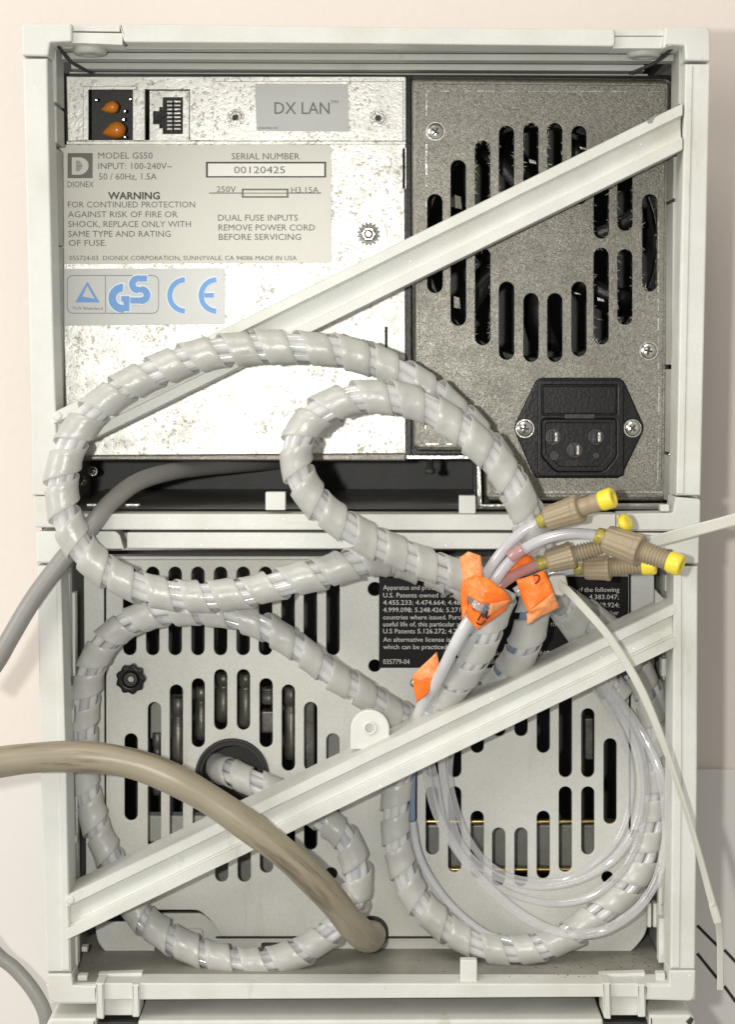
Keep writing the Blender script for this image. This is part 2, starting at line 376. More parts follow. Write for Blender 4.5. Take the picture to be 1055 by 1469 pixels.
# side walls with ribs
P1('side_wall', 'shell_dark', up, [(36, 84), (60, 84), (72, 740), (50, 740)], 60, 470, bev=1)
P1('side_wall', 'shell_dark', up, [(992, 90), (1014, 90), (1001, 740), (980, 740)], 60, 470, bev=1)
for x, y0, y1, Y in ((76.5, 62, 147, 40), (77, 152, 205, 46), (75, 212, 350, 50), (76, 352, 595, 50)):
    P1('wall_rib', 'shell_dark', up, [(x - 6, y0), (x + 4, y0), (x + 5, y1), (x - 5, y1)], Y, 60, bev=1)
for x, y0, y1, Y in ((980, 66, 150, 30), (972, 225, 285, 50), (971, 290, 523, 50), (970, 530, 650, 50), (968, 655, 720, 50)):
    P1('wall_rib', 'shell_dark', up, [(x - 5, y0), (x + 7, y0), (x + 5, y1), (x - 6, y1)], Y, 60, bev=1)
# body shell behind
P1('back_sheet', 'dark', up, rect(60, 60, 1000, 760), 420, 20, bev=.5)
# black sheets in the gaps round plates and housing, standing in for shade
P1('gap_shade', 'black', up, [(70, 105), (97, 105), (97, 203), (70, 205)], 133, 60, bev=.5); P1('gap_shade', 'black', up, [(66, 203), (95, 203), (95, 660), (72, 660)], 140, 60, bev=.5); P1('gap_shade', 'black', up, [(575, 105), (992, 108), (988, 730), (680, 730), (680, 660), (575, 656)], 150, 20, holes=[rect(605, 165, 952, 530)], bev=.5)

# steel plates
Yp = 130
P1('interface_plate', 'galv', up, rnd([(95, 110), (583, 110), (583, 203), (97, 203)], [2, 3, 1, 1]), Yp - 6, 8,
   holes=[rect(126, 128, 190, 201.5), rect(208, 128.5, 272, 201.5)], bev=1.2)
P1('cover_plate', 'galv', up, rect(306, 117, 579, 202.5, 2), Yp - 9, 2.4, holes=(), bev=.8)
P1('rear_plate', 'galv', up, rnd([(84, 207), (583, 205), (583, 657), (92, 659)], [2, 4, 3, 2]), Yp, 9,
   holes=[rect(553.5, 470, 555.5, 512), rect(579, 214, 582.5, 270, 1)], bev=1.6)
P1('folded_edge', 'galv_dull', up, [(95, 653), (583, 650), (583, 662), (95, 661)], Yp - 7, 8, bev=3)
P1('edge_strip', 'galv', up, [(95, 202.5), (583, 202.5), (583, 207.5), (95, 207.5)], Yp - 1, 6, bev=1)
# openings: frames, capacitors, network socket
P1('opening_lip', 'galv', up, [(119, 124), (196, 124), (196, 129), (127, 129), (127, 201), (119, 201)], Yp - 8.5, 2.2, bev=.8)
P1('circuit_board', 'dark', up, rect(112, 118, 200, 210), Yp + 60, 4, bev=.5)
for cx, cy, s_, rot in ((166, 184, 1, 0), (160, 152, .72, .2)):
    a = G(); c = Q(cx - 20 * s_, cy + 8 * s_, Yp + 15); d = Q(cx + 14 * s_, cy, Yp + 15)
    a.lathe(c, d, [(0, .5), (4 * s_, 3.5 * s_), (10 * s_, 8 * s_), (18 * s_, 12 * s_), (26 * s_, 13 * s_), (32 * s_, 10 * s_), (36 * s_, 4 * s_), (37 * s_, .5)], 24)
    a.done('capacitor', 'orange_part', up)
for x, y in ((138, 144), (179, 160), (177, 172), (179, 197), (187, 143)):
    a = G(); a.lathe(Q(x, y, Yp + 10), Q(x, y, Yp + 60), [(0, 1), (1, 2.8), (6, 2.8), (40, 1.5)], 10); a.done('solder_post', 'chrome', up)
a = G(); a.plate(rect(214, 130, 272, 202), Yp + 12, 40, holes=[[(220, 160), (229, 160), (229, 154), (234, 154), (234, 140), (262, 140), (262, 192), (234, 192), (234, 184), (229, 184), (229, 178), (220, 178)]], bev=1)
sk = a.done('network_socket', 'galv', up)
a = G(); a.box(218, 136, 266, 196, Yp + 36, 4); a.done('socket_cavity', 'black', sk)
for k in range(8):
    a = G(); a.box(240, 145 + k * 5.6, 247, 147.5 + k * 5.6, Yp + 20, 10); a.done('contact', 'chrome', sk)
    a = G(); a.box(250, 145 + k * 5.6, 259, 147.2 + k * 5.6, Yp + 26, 8); a.done('contact', 'steel', sk)
# screws
def screw(parent, cx, cy, Y, r, name='screw', drive='phillips', m='chrome'):
    a = G(); c = Q(cx, cy, Y); d = Vector((0, -1, 0))
    a.lathe(c, c + d, [(0, r), (r * .18, r), (r * .34, r * .86), (r * .46, r * .55), (r * .5, r * .2), (r * .5, .05)], 28)
    o = a.done(name, m, parent)
    return o
def hexscrew(parent, cx, cy, Y, r):
    a = G(); a.plate([(cx + r * math.cos(R(60 * k + 12)), cy + r * math.sin(R(60 * k + 12))) for k in range(6)], Y - r * .7, r * .7, [circle(cx, cy, r * .42, 12)], bev=1.2)
    a.plate(circle(cx, cy, r * 1.25, 24), Y - 1.6, 1.6, bev=.6)
    o = a.done('hex_bolt', 'chrome', parent); b = G(); b.plate(circle(cx, cy, r * .4, 12), Y - 2.2, .5); b.plate
    b.done('bolt_recess', 'steel', None) if False else b.done('bolt_recess', 'dark', o); return o
hexscrew(up, 338, 169, Yp - 9, 10); hexscrew(up, 543, 170, Yp - 9, 10)
def phillips(parent, cx, cy, Y, r, rot=20):
    o = screw(parent, cx, cy, Y, r)
    a = G(); p = []
    for k in range(4):
        an = R(rot + 90 * k)
        for da, rr in ((-1.57 + .9, .16), (-.28, .52), (.28, .52)): p.append((cx + r * rr * math.cos(an + da * (1 if rr > .2 else 1)), cy + r * rr * math.sin(an + da)))
    a.plate(p, Y - r * .56, 1.4, bev=.1); a.done('drive_recess', 'dark', o)
    b = G(); b.plate(circle(cx, cy, r * 1.12, 24), Y - .8, .8); b.done('washer', 'steel', o)
    return o
# lock nut on the steel plate
a = G(); a.plate(circle(529, 336, 27, 36), Yp - 1.2, 1.2, bev=.5); ln = a.done('lock_nut', 'galv', up)
a = G(); p = []
for k in range(32): rr = 17.5 if k % 2 else 13; an = 2 * math.pi * k / 32; p += [(529 + rr * math.cos(an), 336 + rr * math.sin(an))]
a.plate(p, Yp - 4.5, 3, [circle(529, 336, 10, 20)], bev=.8); a.done('star_washer', 'grimy', ln)
a = G(); a.plate([(529 + 11 * math.cos(R(60 * k)), 336 + 11 * math.sin(R(60 * k))) for k in range(6)], Yp - 11, 8, [circle(529, 336, 5.5, 16)], bev=1.5); a.done('nut', 'chrome', ln)
a = G(); a.plate(circle(529, 336, 5, 16), Yp - 13, 10, bev=1.2); a.done('stud', 'steel', ln)

# ---- labels on the steel
def lines(obj_name, parent, rows, m, Y, bold=0.0):
    a = G()
    for body, x0, x1, yb, cap in rows: a.text(body, x0, x1, yb, cap, Y, bold)
    return a.done(obj_name, m, parent, recalc=False)
Yl = Yp - 1.6
rl = P1('rating_label', 'label', up, rnd([(83, 209), (475, 208), (476, 377), (86, 379)], [1, 6, 6, 3]), Yl, 1.6, bev=.4); Yt = Yl - .35
lines('lettering', rl, [('MODEL GS50', 141, 219, 228, 9), ('INPUT: 100-240V~', 141, 247, 243, 9), ('50 / 60Hz, 1.5A', 142, 225, 258, 9),
    ('FOR CONTINUED PROTECTION', 97.5, 280, 298, 8.6), ('AGAINST RISK OF FIRE OR', 97.5, 255, 312, 8.6), ('SHOCK, REPLACE ONLY WITH', 98, 274, 326, 8.6), ('SAME TYPE AND RATING', 98, 245, 340, 8.6), ('OF FUSE.', 98.5, 153, 353, 8.6),
    ('055724-03  DIONEX CORPORATION, SUNNYVALE, CA 94086 MADE IN USA', 99.5, 426, 373.5, 6.4), ('SERIAL NUMBER', 332.5, 430, 229, 9),
    ('250V', 311, 338.5, 276, 8.4), ('H3.15A', 418, 457.5, 277, 8.4), ('DUAL FUSE INPUTS', 313, 427.5, 317, 8.8), ('REMOVE POWER CORD', 313.5, 452, 331, 8.8), ('BEFORE SERVICING', 314, 432, 344.5, 8.8)], 'ink', Yt, 0)
lines('heading', rl, [('WARNING', 155, 229.5, 286, 10)], 'ink_dark', Yt, .025)
a = G(); a.plate(rect(295.5, 232.5, 468, 255), Yt, .3); a.done('serial_frame', 'ink_dark', rl)
a = G(); a.plate(rect(298.5, 235, 465.5, 253), Yt - .35, .3); a.done('serial_field', 'white', rl)
lines('serial_digits', rl, [('00120425', 336, 409, 249, 10)], 'ink', Yt - .8, -.004)
a = G(); a.plate(rect(347, 271, 414, 284), Yt, .3, [rect(349.5, 273.2, 411.5, 281.8)]); a.box(300, 276.6, 347, 278, Yt, .3); a.box(349.5, 276.9, 411.5, 278, Yt, .3); a.box(414, 276.6, 461, 278, Yt, .3); a.done('fuse_symbol', 'ink', rl)
lg = G(); lg.plate(rect(97, 220, 133, 256), Yt, .3, [rnd([(103, 226), (118, 226), (127, 232), (127, 244), (118, 251), (103, 251)], [1, 4, 7, 7, 4, 1])]); lg.done('emblem', 'ink', rl)
lg = G()
for k in range(8):
    y = 231 + k * 2.0; xr = 119 - abs(k - 3.5) * 1.3; lg.box(109, y, xr, y + 1.0, Yt, .3)
lg.done('emblem_bars', 'ink', rl)
lines('emblem_name', rl, [('DIONEX', 97, 134.5, 269, 8.5)], 'ink', Yt, .0)

ap = P1('approval_label', 'label_grey', up, rnd([(89, 386), (323, 385), (323, 465), (91, 467.5)], [1, 3, 3, 1]), Yl, 1.6, bev=.4)
def ring(cx, cy, r0, r1, a0, a1, n=20):
    p = [(cx + r1 * math.cos(R(a0 + (a1 - a0) * j / n)), cy + r1 * math.sin(R(a0 + (a1 - a0) * j / n))) for j in range(n + 1)]
    return p + [(cx + r0 * math.cos(R(a1 + (a0 - a1) * j / n)), cy + r0 * math.sin(R(a1 + (a0 - a1) * j / n))) for j in range(n + 1)]
def strokes(rows, grow, Y):
    a = G(); Y0 = Y
    for q, (kind, v) in enumerate(rows):
        Y = Y0 - q * .07
        if kind == 'arc':
            cx, cy, r, hw, a0, a1 = v; ext = grow / r * 57.3; a.plate(ring(cx, cy, r - hw - grow, r + hw + grow, a0 - ext, a1 + ext), Y, .3)
        else:
            x0, y0, x1, y1 = v; a.plate(rect(x0 - grow, y0 - grow, x1 + grow, y1 + grow), Y, .3)
    return a
ce = [('arc', (266, 424, 22.5, 3.6, 92, 268)), ('arc', (311, 424, 22.5, 3.6, 92, 268)), ('bar2', (293, 420.5, 307, 427))]
gs = [('arc', (176, 428, 15, 5.5, 85, 272)), ('bar2', (174, 425, 186, 433)), ('bar2', (177.4, 430, 185.8, 446.5)),
      ('arc', (198, 408, 8.2, 4.6, 90, 275)), ('arc', (203, 423.5, 8, 4.8, -90, 90)), ('bar2', (199, 395.5, 211, 404)), ('bar2', (187, 427, 203, 435.5)), ('bar2', (196, 412, 206, 419.5))]
strokes(gs, 1.8, Yt).done('print_outline', 'ink_halo', ap); strokes(ce, 1.5, Yt).done('print_outline', 'ink_halo', ap)
strokes(gs, 0, Yt - .7).done('print_mark', 'ink_blue', ap); strokes(ce, 0, Yt - .7).done('print_mark', 'ink_blue', ap)
a = G(); a.plate(rect(96, 395, 228, 450, 10), Yt, .25, [rect(96.8, 395.8, 227.2, 449.2, 9.4)]); a.box(151, 396, 151.8, 449, Yt, .25)
a.text('TUV Rheinland', 104, 147, 444.5, 4, Yt); a.text('Bauart gepruft', 112, 141, 465, 3, Yt) if False else None
a.done('print_frame', 'ink', ap)
a = G(); a.plate([(125.5, 404), (143, 434), (108, 434)], Yt, .3, [(lambda q: q)([(125.3, 410), (136, 429), (118, 425.5)])])
a.plate([(108, 434), (143, 434), (141, 430.8), (112, 429.5)], Yt - .1, .3); a.done('triangle_mark', 'ink_blue', ap)

lan = P1('interface_label', 'label_lan', up, rnd([(366, 121), (499, 121), (501, 189), (368, 188)], 2), Yp - 10.4, 1.4, bev=.4)
lines('lettering', lan, [('DX LAN', 394, 473, 164, 17), ('TM', 474.5, 485, 149, 4.5), ('046900-02', 371, 399, 185.5, 3)], 'ink', Yp - 10.8)

# ---- fan housing: deep drawn sheet with rounded rim
fs = []
for cx, y0, y1 in ((624.5, 279, 420), (658, 230, 331), (658, 358, 467), (693, 202, 333), (693, 356, 495), (727.3, 181, 293), (727.3, 404.5, 516), (762.5, 177, 277), (762.5, 421, 519),
                   (796.7, 177, 277), (796.7, 421, 519), (831.4, 181, 293), (831.4, 404.5, 511), (863.3, 210, 342), (863.3, 356, 494), (897.3, 230, 331), (897.3, 358, 466), (933, 279, 418)):
    fs.append(slot(cx, y0, y1, 21.4, 8))
a = G()
a.plate(rnd([(588, 108), (969, 112), (964, 721), (687, 724), (687, 655), (588, 655)], [9, 9, 9, 9, 1, 1]), 108, 60, holes=[], bev=1) if False else None
hp = rnd([(591, 110), (965, 114), (959, 719), (695, 719), (693, 648), (593, 647)], [9, 12, 12, 12, 10, 12], 5)
a.plate(rnd([(600, 120), (956, 123), (950, 709), (704, 710), (702, 639), (602, 638)], [9, 12, 12, 12, 10, 12], 5), 103.6, 5, holes=fs, bev=1.0, bres=2)
a.plate(hp, 104, 15, holes=[rnd([(612, 134), (944, 137), (940, 698), (715, 699), (713, 628), (613, 627)], 8)], bev=7, bres=5, smooth=True)
fh = a.done('fan_housing', 'galv_dull', up)
a = G(); a.plate(hp, 112, 60, holes=[rnd([(600, 120), (955, 123), (950, 709), (704, 710), (702, 639), (602, 639)], 6)], bev=1); a.done('housing_side', 'galv_dull', up)
# worn bright crease line around the rim
a = G(); rim = [(610, 133), (955, 136), (951, 700), (706, 700)]
for p0, p1 in (((612, 131), (950, 132)), ((612, 133), (612, 300)), ((945, 300), (945, 530)), ((611, 600), (611, 636)), ((611, 637), (680, 637)), ((712, 706), (952, 706)), ((946, 555), (944, 700))):
    n = int(max(abs(p1[0] - p0[0]), abs(p1[1] - p0[1])) / 9)
    for k in range(n):
        if random.random() < .28: continue
        t0 = k / n; t1 = (k + random.uniform(.6, 1.05)) / n; x0 = p0[0] + (p1[0] - p0[0]) * t0; x1 = p0[0] + (p1[0] - p0[0]) * t1; y0 = p0[1] + (p1[1] - p0[1]) * t0; y1 = p0[1] + (p1[1] - p0[1]) * t1
        w_ = random.uniform(.4, 1.1)
        if abs(x1 - x0) > abs(y1 - y0): a.box(x0, y0 - w_, x1, y0 + w_, 103.5, .6)
        else: a.box(x0 - w_, y0, x0 + w_, y1, 103.5, .6)
a.done('worn_crease', 'steel', fh)
phillips(fh, 625, 189, 104, 12, 35); phillips(fh, 931, 503.5, 104, 12, 10)
# lint caught round the grille slots
a = G(); rl_ = random.Random(5)
for _ in range(420):
    sl = fs[rl_.choice([3, 4, 5, 7, 9, 13, 14, 15, 16, 17, 3, 9])]; q = rl_.choice(sl)
    if rl_.random() < .7:
        t_ = rl_.random(); q = (rl_.choice([sl[0][0], sl[8][0]]), sl[0][1] * t_ + sl[12][1] * (1 - t_))
    x, y = q[0] + rl_.gauss(0, 1.4), q[1] + rl_.gauss(0, 2); an = rl_.uniform(0, 6.28); l_ = rl_.uniform(1.5, 5.5); w_ = rl_.uniform(.3, .8)
    dx, dy = math.cos(an) * l_, math.sin(an) * l_; Y = 102.2
    p = [Q(x - dx, y - dy, Y + 1), Q(x - dy / l_ * w_, y + dx / l_ * w_, Y - 1), Q(x + dx, y + dy, Y + 1), Q(x + dy / l_ * w_, y - dx / l_ * w_, Y + .3)]
    v = [a.bm.verts.new(k) for k in p]
    for tri in ((0, 1, 2), (0, 2, 3), (0, 3, 1), (1, 3, 2)): a.bm.faces.new([v[k] for k in tri])
tag(a.done('dust_lint', 'lint', fh), None, None, kind='stuff')
# fan inside
fan = P1('fan', 'black', up, rect(600, 150, 955, 540, 20), 190, 20, [circle(778, 348, 165, 48)], bev=2)
a = G(); c = Q(778, 348, 175); a.lathe(c, c + Vector((0, 1, 0)), [(0, 58), (3, 62), (40, 62)], 40); a.done('hub', 'black', fan)
for k in range(7):
    an = 2 * math.pi * k / 7; a = G(); vs = []
    for i in range(7):
        rr = 60 + i * 16
        for (da, dy) in ((-.22 - .03 * i, 172), (.22 - .06 * i, 212)):
            vs.append(a.bm.verts.new(Q(778 + rr * math.cos(an + da), 348 + rr * math.sin(an + da), dy)))
    for i in range(6): f = a.bm.faces.new((vs[2 * i], vs[2 * i + 1], vs[2 * i + 3], vs[2 * i + 2])); f.smooth = True
    ext = bmesh.ops.extrude_face_region(a.bm, geom=a.bm.faces[:]); bmesh.ops.translate(a.bm, verts=[v for v in ext['geom'] if isinstance(v, bmesh.types.BMVert)], vec=(0, 3 * U, 0))
    a.done('blade', 'black', fan)
for cx, cy, h in ((658, 290, 22), (765, 232, 9), (838, 213, 7), (863, 430, 8), (656, 434, 20), (829, 421, 6), (861, 458, 5)):
    a = G(); a.plate([(cx - 6, cy - h / 2), (cx + 4, cy - h / 2 + 3), (cx + 6, cy + h / 2), (cx - 5, cy + h / 2 - 2)], 168, 4, bev=1); a.done('glint_plate', 'grimy' if h > 15 else 'steel', up)  # small metal plates added as the glints seen through the grille

# ---- bright flanges below the plates
P1('flange', 'chrome', up, [(583, 653), (680, 653), (680, 659), (583, 659)], 96, 60, bev=1)
P1('flange', 'chrome', up, [(684, 655), (690, 655), (692, 726), (685, 726)], 96, 60, bev=1)
P1('flange', 'chrome', up, [(692, 723), (966, 722), (966, 727), (692, 728)], 94, 60, bev=1)
P1('flange', 'chrome', up, [(960, 650), (965, 650), (966, 722), (961, 722)], 96, 60, bev=1)
a = G(); c = Q(617.5, 658, 120); a.lathe(c, c + Vector((0, 0, -1)), [(0, 5), (14, 5), (15, 8), (22, 8), (23, 6)], 16); a.done('stud', 'dark', up)
P1('gap_shade_strip', 'black', up, [(583, 112), (590, 112), (590, 652), (583, 652)], 128, 40, bev=.5)  # black strip in place of the shade between plate and housing
# cavity under the plates
a = G(); z = 736
a.quad(Q(85, z, 0), Q(962, z, 0), Vector((Q(962, z, 0).x, 416 * U, Q(0, z, 0).z + 2 * U)), Vector((Q(85, z, 0).x, 416 * U, Q(0, z, 0).z + 2 * U)))
bmesh.ops.translate(a.bm, verts=a.bm.verts[:], vec=(0, 40 * U, 2 * U)); a.done('floor_sheet', 'darktray', up)
for x0, y0, x1, y1 in ((381, 706, 410, 732), (659, 711, 683, 737), (948, 724, 961, 734)):
    P1('tab', 'shell', up, rect(x0, y0, x1, y1, 2), 6, 16, bev=1.5)
a = G()
for x0, x1, y in ((125, 200, 723), (300, 360, 728)): a.box(x0, y, x1, y + 2.5, 100, 6)
a.done('tray_seam', 'steel', up)
for x, y in ((133, 676), (118, 690)): phillips(up, x, y, 255, 6)

# ---- power inlet
Yi = 104
inl = P1('power_inlet', 'black', up, rnd([(737, 614), (769, 547), (775, 542), (889, 542), (896, 547), (926, 614), (894, 680), (888, 686), (771, 686), (765, 680)], [9, 4, 3, 3, 4, 9, 4, 3, 3, 4]), Yi - 8, 8, bev=2.5, bres=3)
P1('raised_frame', 'black', inl, rect(772, 545, 896, 684, 6), Yi - 15, 8, holes=[rect(779, 553, 886, 595, 2), rnd([(778, 601), (885, 601), (885, 655), (867, 677), (798, 677), (778, 655)], [6, 6, 4, 6, 6, 4])], bev=2.2, bres=3)
P1('fuse_drawer', 'black', inl, rect(780.5, 554.5, 884.5, 593.5, 1.5), Yi - 12, 8, bev=1.2)
P1('drawer_latch', 'moulded', inl, rect(811, 594, 854, 601, 1), Yi - 17, 6, bev=1)
P1('socket_liner', 'black', inl, rnd([(778, 601), (885, 601), (885, 655), (867, 677), (798, 677), (778, 655)], [6, 6, 4, 6, 6, 4]), Yi - 12, 5, holes=[rnd([(784, 607), (876, 607), (876, 650), (861, 669), (804, 669), (784, 650)], 4)], bev=1.5)
P1('socket_floor', 'black', inl, rect(780, 603, 883, 675), Yi - 9.5, 2.2, bev=.3)
for cx, cy in ((797, 627), (859, 627), (828, 646)):
    P1('pin_collar', 'moulded', inl, circle(cx - 3, cy, 12, 20), Yi - 11.5, 3, bev=1)
    P1('contact_pin', 'chrome', inl, rect(cx, cy - 7, cx + 4, cy + 7, 1), Yi - 17, 10, bev=1)
    P1('pin_plate', 'moulded', inl, rect(cx - 8, cy - 8, cx - 3, cy + 8, 1), Yi - 15, 8, bev=1)
P1('rivet', 'moulded', inl, circle(796, 654, 7, 16), Yi - 12.4, 2, bev=.8); P1('rivet', 'moulded', inl, circle(856, 654, 5, 16), Yi - 12.4, 2, bev=.8)
a = G(); a.text('250V', 811, 836, 668, 7, Yi - 9.9); a.done('moulded_lettering', 'dark', inl, recalc=False)
phillips(inl, 753.5, 615, Yi - 8, 12, 5); phillips(inl, 908, 614.6, Yi - 8, 11.5, 40)

# ---- diagonal braces (lip, channel, lip) in one cross-section
def brace(parent, a0, a1, h, label=None, depth=75):
    """a0,a1: px of the top edge at its two ends; h: vertical height in px"""
    g_ = G(); prof = [(0, 62), (0, 0), (1.5, -3), (h * .24, -3), (h * .26, -1), (h * .27, 6), (h * .31, 10), (h * .50, 12), (h * .66, 10), (h * .70, 9), (h * .705, 4), (h * .74, 4), (h * .745, -1), (h * .76, -3), (h - 1.5, -3), (h, 0), (h, 62)]
    n = 24; rows = []
    for i in range(n + 1):
        t = i / n; x = a0[0] + (a1[0] - a0[0]) * t; y = a0[1] + (a1[1] - a0[1]) * t; hh = 1 - .0 * t
        sag = random.uniform(-.15, .15)
        rows.append([g_.bm.verts.new(Vector((Q(x, y + dy * hh + sag, 0).x, (dep if dep < 60 else depth) * U, Q(x, y + dy * hh + sag, 0).z))) for dy, dep in prof])
    for i in range(n):
        for j in range(len(prof)):
            k = (j + 1) % len(prof); f = g_.bm.faces.new((rows[i][j], rows[i][k], rows[i + 1][k], rows[i + 1][j])); f.smooth = False
    g_.bm.faces.new(rows[0][::-1]); g_.bm.faces.new(rows[-1]); return g_.done('brace', 'shell', parent)
brace(up, (78, 591), (979, 149), 67)
# rounded ends of the lips
P1('brace_end', 'shell', up, circle(82, 597, 7, 16), -5, 12, bev=3)

# ---- cross bar at the bottom of the upper module
P1('bottom_rail', 'shell', up, [(85, 737), (884, 738), (884, 761), (85, 760)], 4, 60, bev=2)
P1('bottom_rail', 'shell', up, [(885, 739), (917, 739), (917, 761), (885, 761)], 2, 60, bev=2)
P1('bottom_sheet', 'dark', up, [(85, 752), (960, 752), (960, 760), (85, 760)], 64, 440, bev=1)

# ================================================================ LOWER INSTRUMENT
P1('top_rail', 'shell', lo, rnd([(182, 764), (905, 765), (905, 788), (182, 787)], 2), 2, 50, bev=2)
P1('rail_lip', 'shell', lo, rnd([(125, 762), (166, 762), (172, 768), (178, 789), (127, 789)], [3, 6, 4, 1, 1]), 6, 50, bev=2)
P1('top_sheet', 'shell_dark', lo, [(90, 764), (975, 764), (975, 770), (90, 770)], 52, 440, bev=1)
P1('corner_block', 'shell', lo, rnd([(51, 762), (89, 762), (128, 762), (126, 789), (100, 789), (88, 792), (86, 808), (52, 808)], [8, 0, 2, 2, 2, 4, 2, 2]), -2, 60, bev=2.5)
P1('corner_block', 'shell', lo, rnd([(890, 764), (1004, 765), (1003, 809), (966, 808), (966, 789), (890, 788)], [2, 3, 3, 2, 2, 2]), -2, 60, bev=2.5)
P1('side_rail', 'shell', lo, [(53, 811), (87, 811), (92, 980), (97, 1180), (102, 1394), (66, 1394), (58, 1100)], 0, 60, bev=3)
P1('side_rail', 'shell', lo, [(967, 812), (1002, 812), (1001, 1100), (998, 1390), (962, 1390), (965, 1100)], 0, 60, bev=3)
P1('rail_facet', 'shell', lo, [(87, 813), (80, 813), (84, 1100), (88, 1392), (100, 1392), (95, 1100)], -2, 5, bev=2)
P1('rail_facet', 'shell', lo, [(967, 814), (979, 814), (979, 1100), (976, 1388), (963, 1388), (966, 1100)], -2, 5, bev=2)
P1('side_wall', 'shell_dark', lo, [(58, 811), (91, 811), (105, 1412), (72, 1412)], 60, 470, bev=1)
P1('side_wall', 'shell_dark', lo, [(962, 811), (997, 811), (990, 1412), (957, 1412)], 60, 470, bev=1)
# ribs inside the side walls
for x, y0, y1, Y in ((96, 815, 972, 66), (104, 850, 1000, 96), (99, 985, 1200, 66), (107, 1010, 1300, 96), (101, 1215, 1292, 66), (107, 1316, 1385, 40)):
    P1('wall_rib', 'shell', lo, [(x - 5, y0), (x + 3.5, y0), (x + 4.5, y1), (x - 4, y1)], Y, 20, bev=1)
for x0, x1, y0, y1, Y in ((955, 965, 825, 848, 60), (950, 960, 945, 970, 70), (952, 965, 935, 975, 100), (946, 953, 1200, 1330, 90), (953, 962, 1180, 1315, 62), (946, 961, 1318, 1381, 60), (938, 943, 1296, 1330, 110), (930, 935, 1296, 1330, 110)):
    P1('wall_rib', 'shell', lo, rect(x0, y0, x1, y1), Y, 20, bev=1)
for pts in ([(940, 845), (956, 862), (940, 870)], [(950, 1300), (966, 1325), (960, 1300)], [(97, 1030), (106, 1012), (106, 1035), (97, 1050)], [(97, 1215), (110, 1196), (110, 1206), (98, 1230)]):
    P1('wall_gusset', 'shell_dark', lo, pts, 58, 12, bev=1)

Yq = 140
LS = []
for cx in (186, 219, 251.3, 284, 316.5, 349, 381, 413.5, 445.5, 478): LS.append(slot(cx, 813, 940, 19, 8))
for cx, y0, y1 in ((188, 1052, 1177), (221.5, 1007, 1106), (221.5, 1121, 1218), (253, 982, 1103), (253, 1121, 1243), (284.5, 973, 1072), (286, 1153, 1252), (316.8, 960, 1047), (318, 1178, 1265), (349.5, 960, 1047), (350.5, 1178, 1265),
                   (382, 973, 1072), (382.5, 1153, 1252), (414, 982, 1106), (414, 1121, 1243), (446, 1007, 1106), (446, 1121, 1219), (478, 1052, 1177),
                   (589, 1059, 1182), (620.5, 1016, 1115), (620.5, 1128, 1226), (652.7, 991, 1115), (652.7, 1128, 1251), (685, 982, 1080), (685, 1163, 1260), (716, 970, 1056), (716, 1187, 1271), (748, 970, 1056), (748, 1187, 1272),
                   (780, 982, 1080), (780, 1163, 1260.5), (811.7, 991, 1115), (811.7, 1128, 1251), (844, 1016, 1115), (844, 1128, 1226), (876, 1059, 1182)): LS.append(slot(cx, y0, y1, 18.8, 8))
LS += [circle(475.5, 1253, 9, 20), circle(333, 1113, 51, 48), circle(538, 845, 10, 20), circle(538, 955, 9, 20), circle(596, 980, 7, 16), circle(686, 990, 8, 16), circle(872, 1258, 8.5, 16), rect(268, 1333, 291, 1347, 6), rect(584, 1167, 600, 1178, 4) if False else circle(585, 1200, 3, 8)]
pn = P1('rear_panel', 'panel', lo, rnd([(152, 803), (903, 803), (903, 1195), (928, 1228), (929, 1338), (902, 1371), (700, 1371), (690, 1343), (318, 1343), (306, 1323), (286, 1305), (215, 1305), (170, 1312), (152, 1312)], [2, 2, 8, 8, 14, 20, 2, 2, 6, 10, 8, 6, 2, 2]), Yq, 6, holes=LS, bev=1.4)
P1('panel_flange', 'panel', lo, [(120, 798), (925, 798), (925, 803), (120, 803)], Yq - 6, 30, bev=1.5)
P1('side_strip', 'panel', lo, [(120, 804), (149, 804), (150, 1300), (124, 1310)], Yq - 1, 8, bev=1)
P1('side_strip', 'panel', lo, [(906, 804), (939, 804), (939, 1190), (906, 1190)], Yq - 1, 8, bev=1)
P1('lower_strip', 'panel', lo, rnd([(135, 1322), (222, 1322), (222, 1372), (158, 1372), (140, 1352)], [2, 2, 4, 12, 10]), Yq + 1, 6, bev=1.4)
P1('lower_strip', 'panel', lo, rnd([(226, 1310), (290, 1310), (309, 1326), (700, 1326), (760, 1330), (760, 1372), (226, 1372)], [2, 6, 6, 0, 2, 2, 2]), Yq + 10, 6, holes=[rect(375, 1352, 413, 1362, 4), rect(232, 1352, 252, 1362, 2)], bev=1.2)
P1('dark_liner', 'dark', lo, rect(100, 790, 965, 1392), 420, 10, bev=.5)
for y0, y1 in ((1343, 1346),): P1('seam_shadow_gap', 'dark', lo, rect(310, y0, 690, y1), Yq + 6, 2, bev=.3)
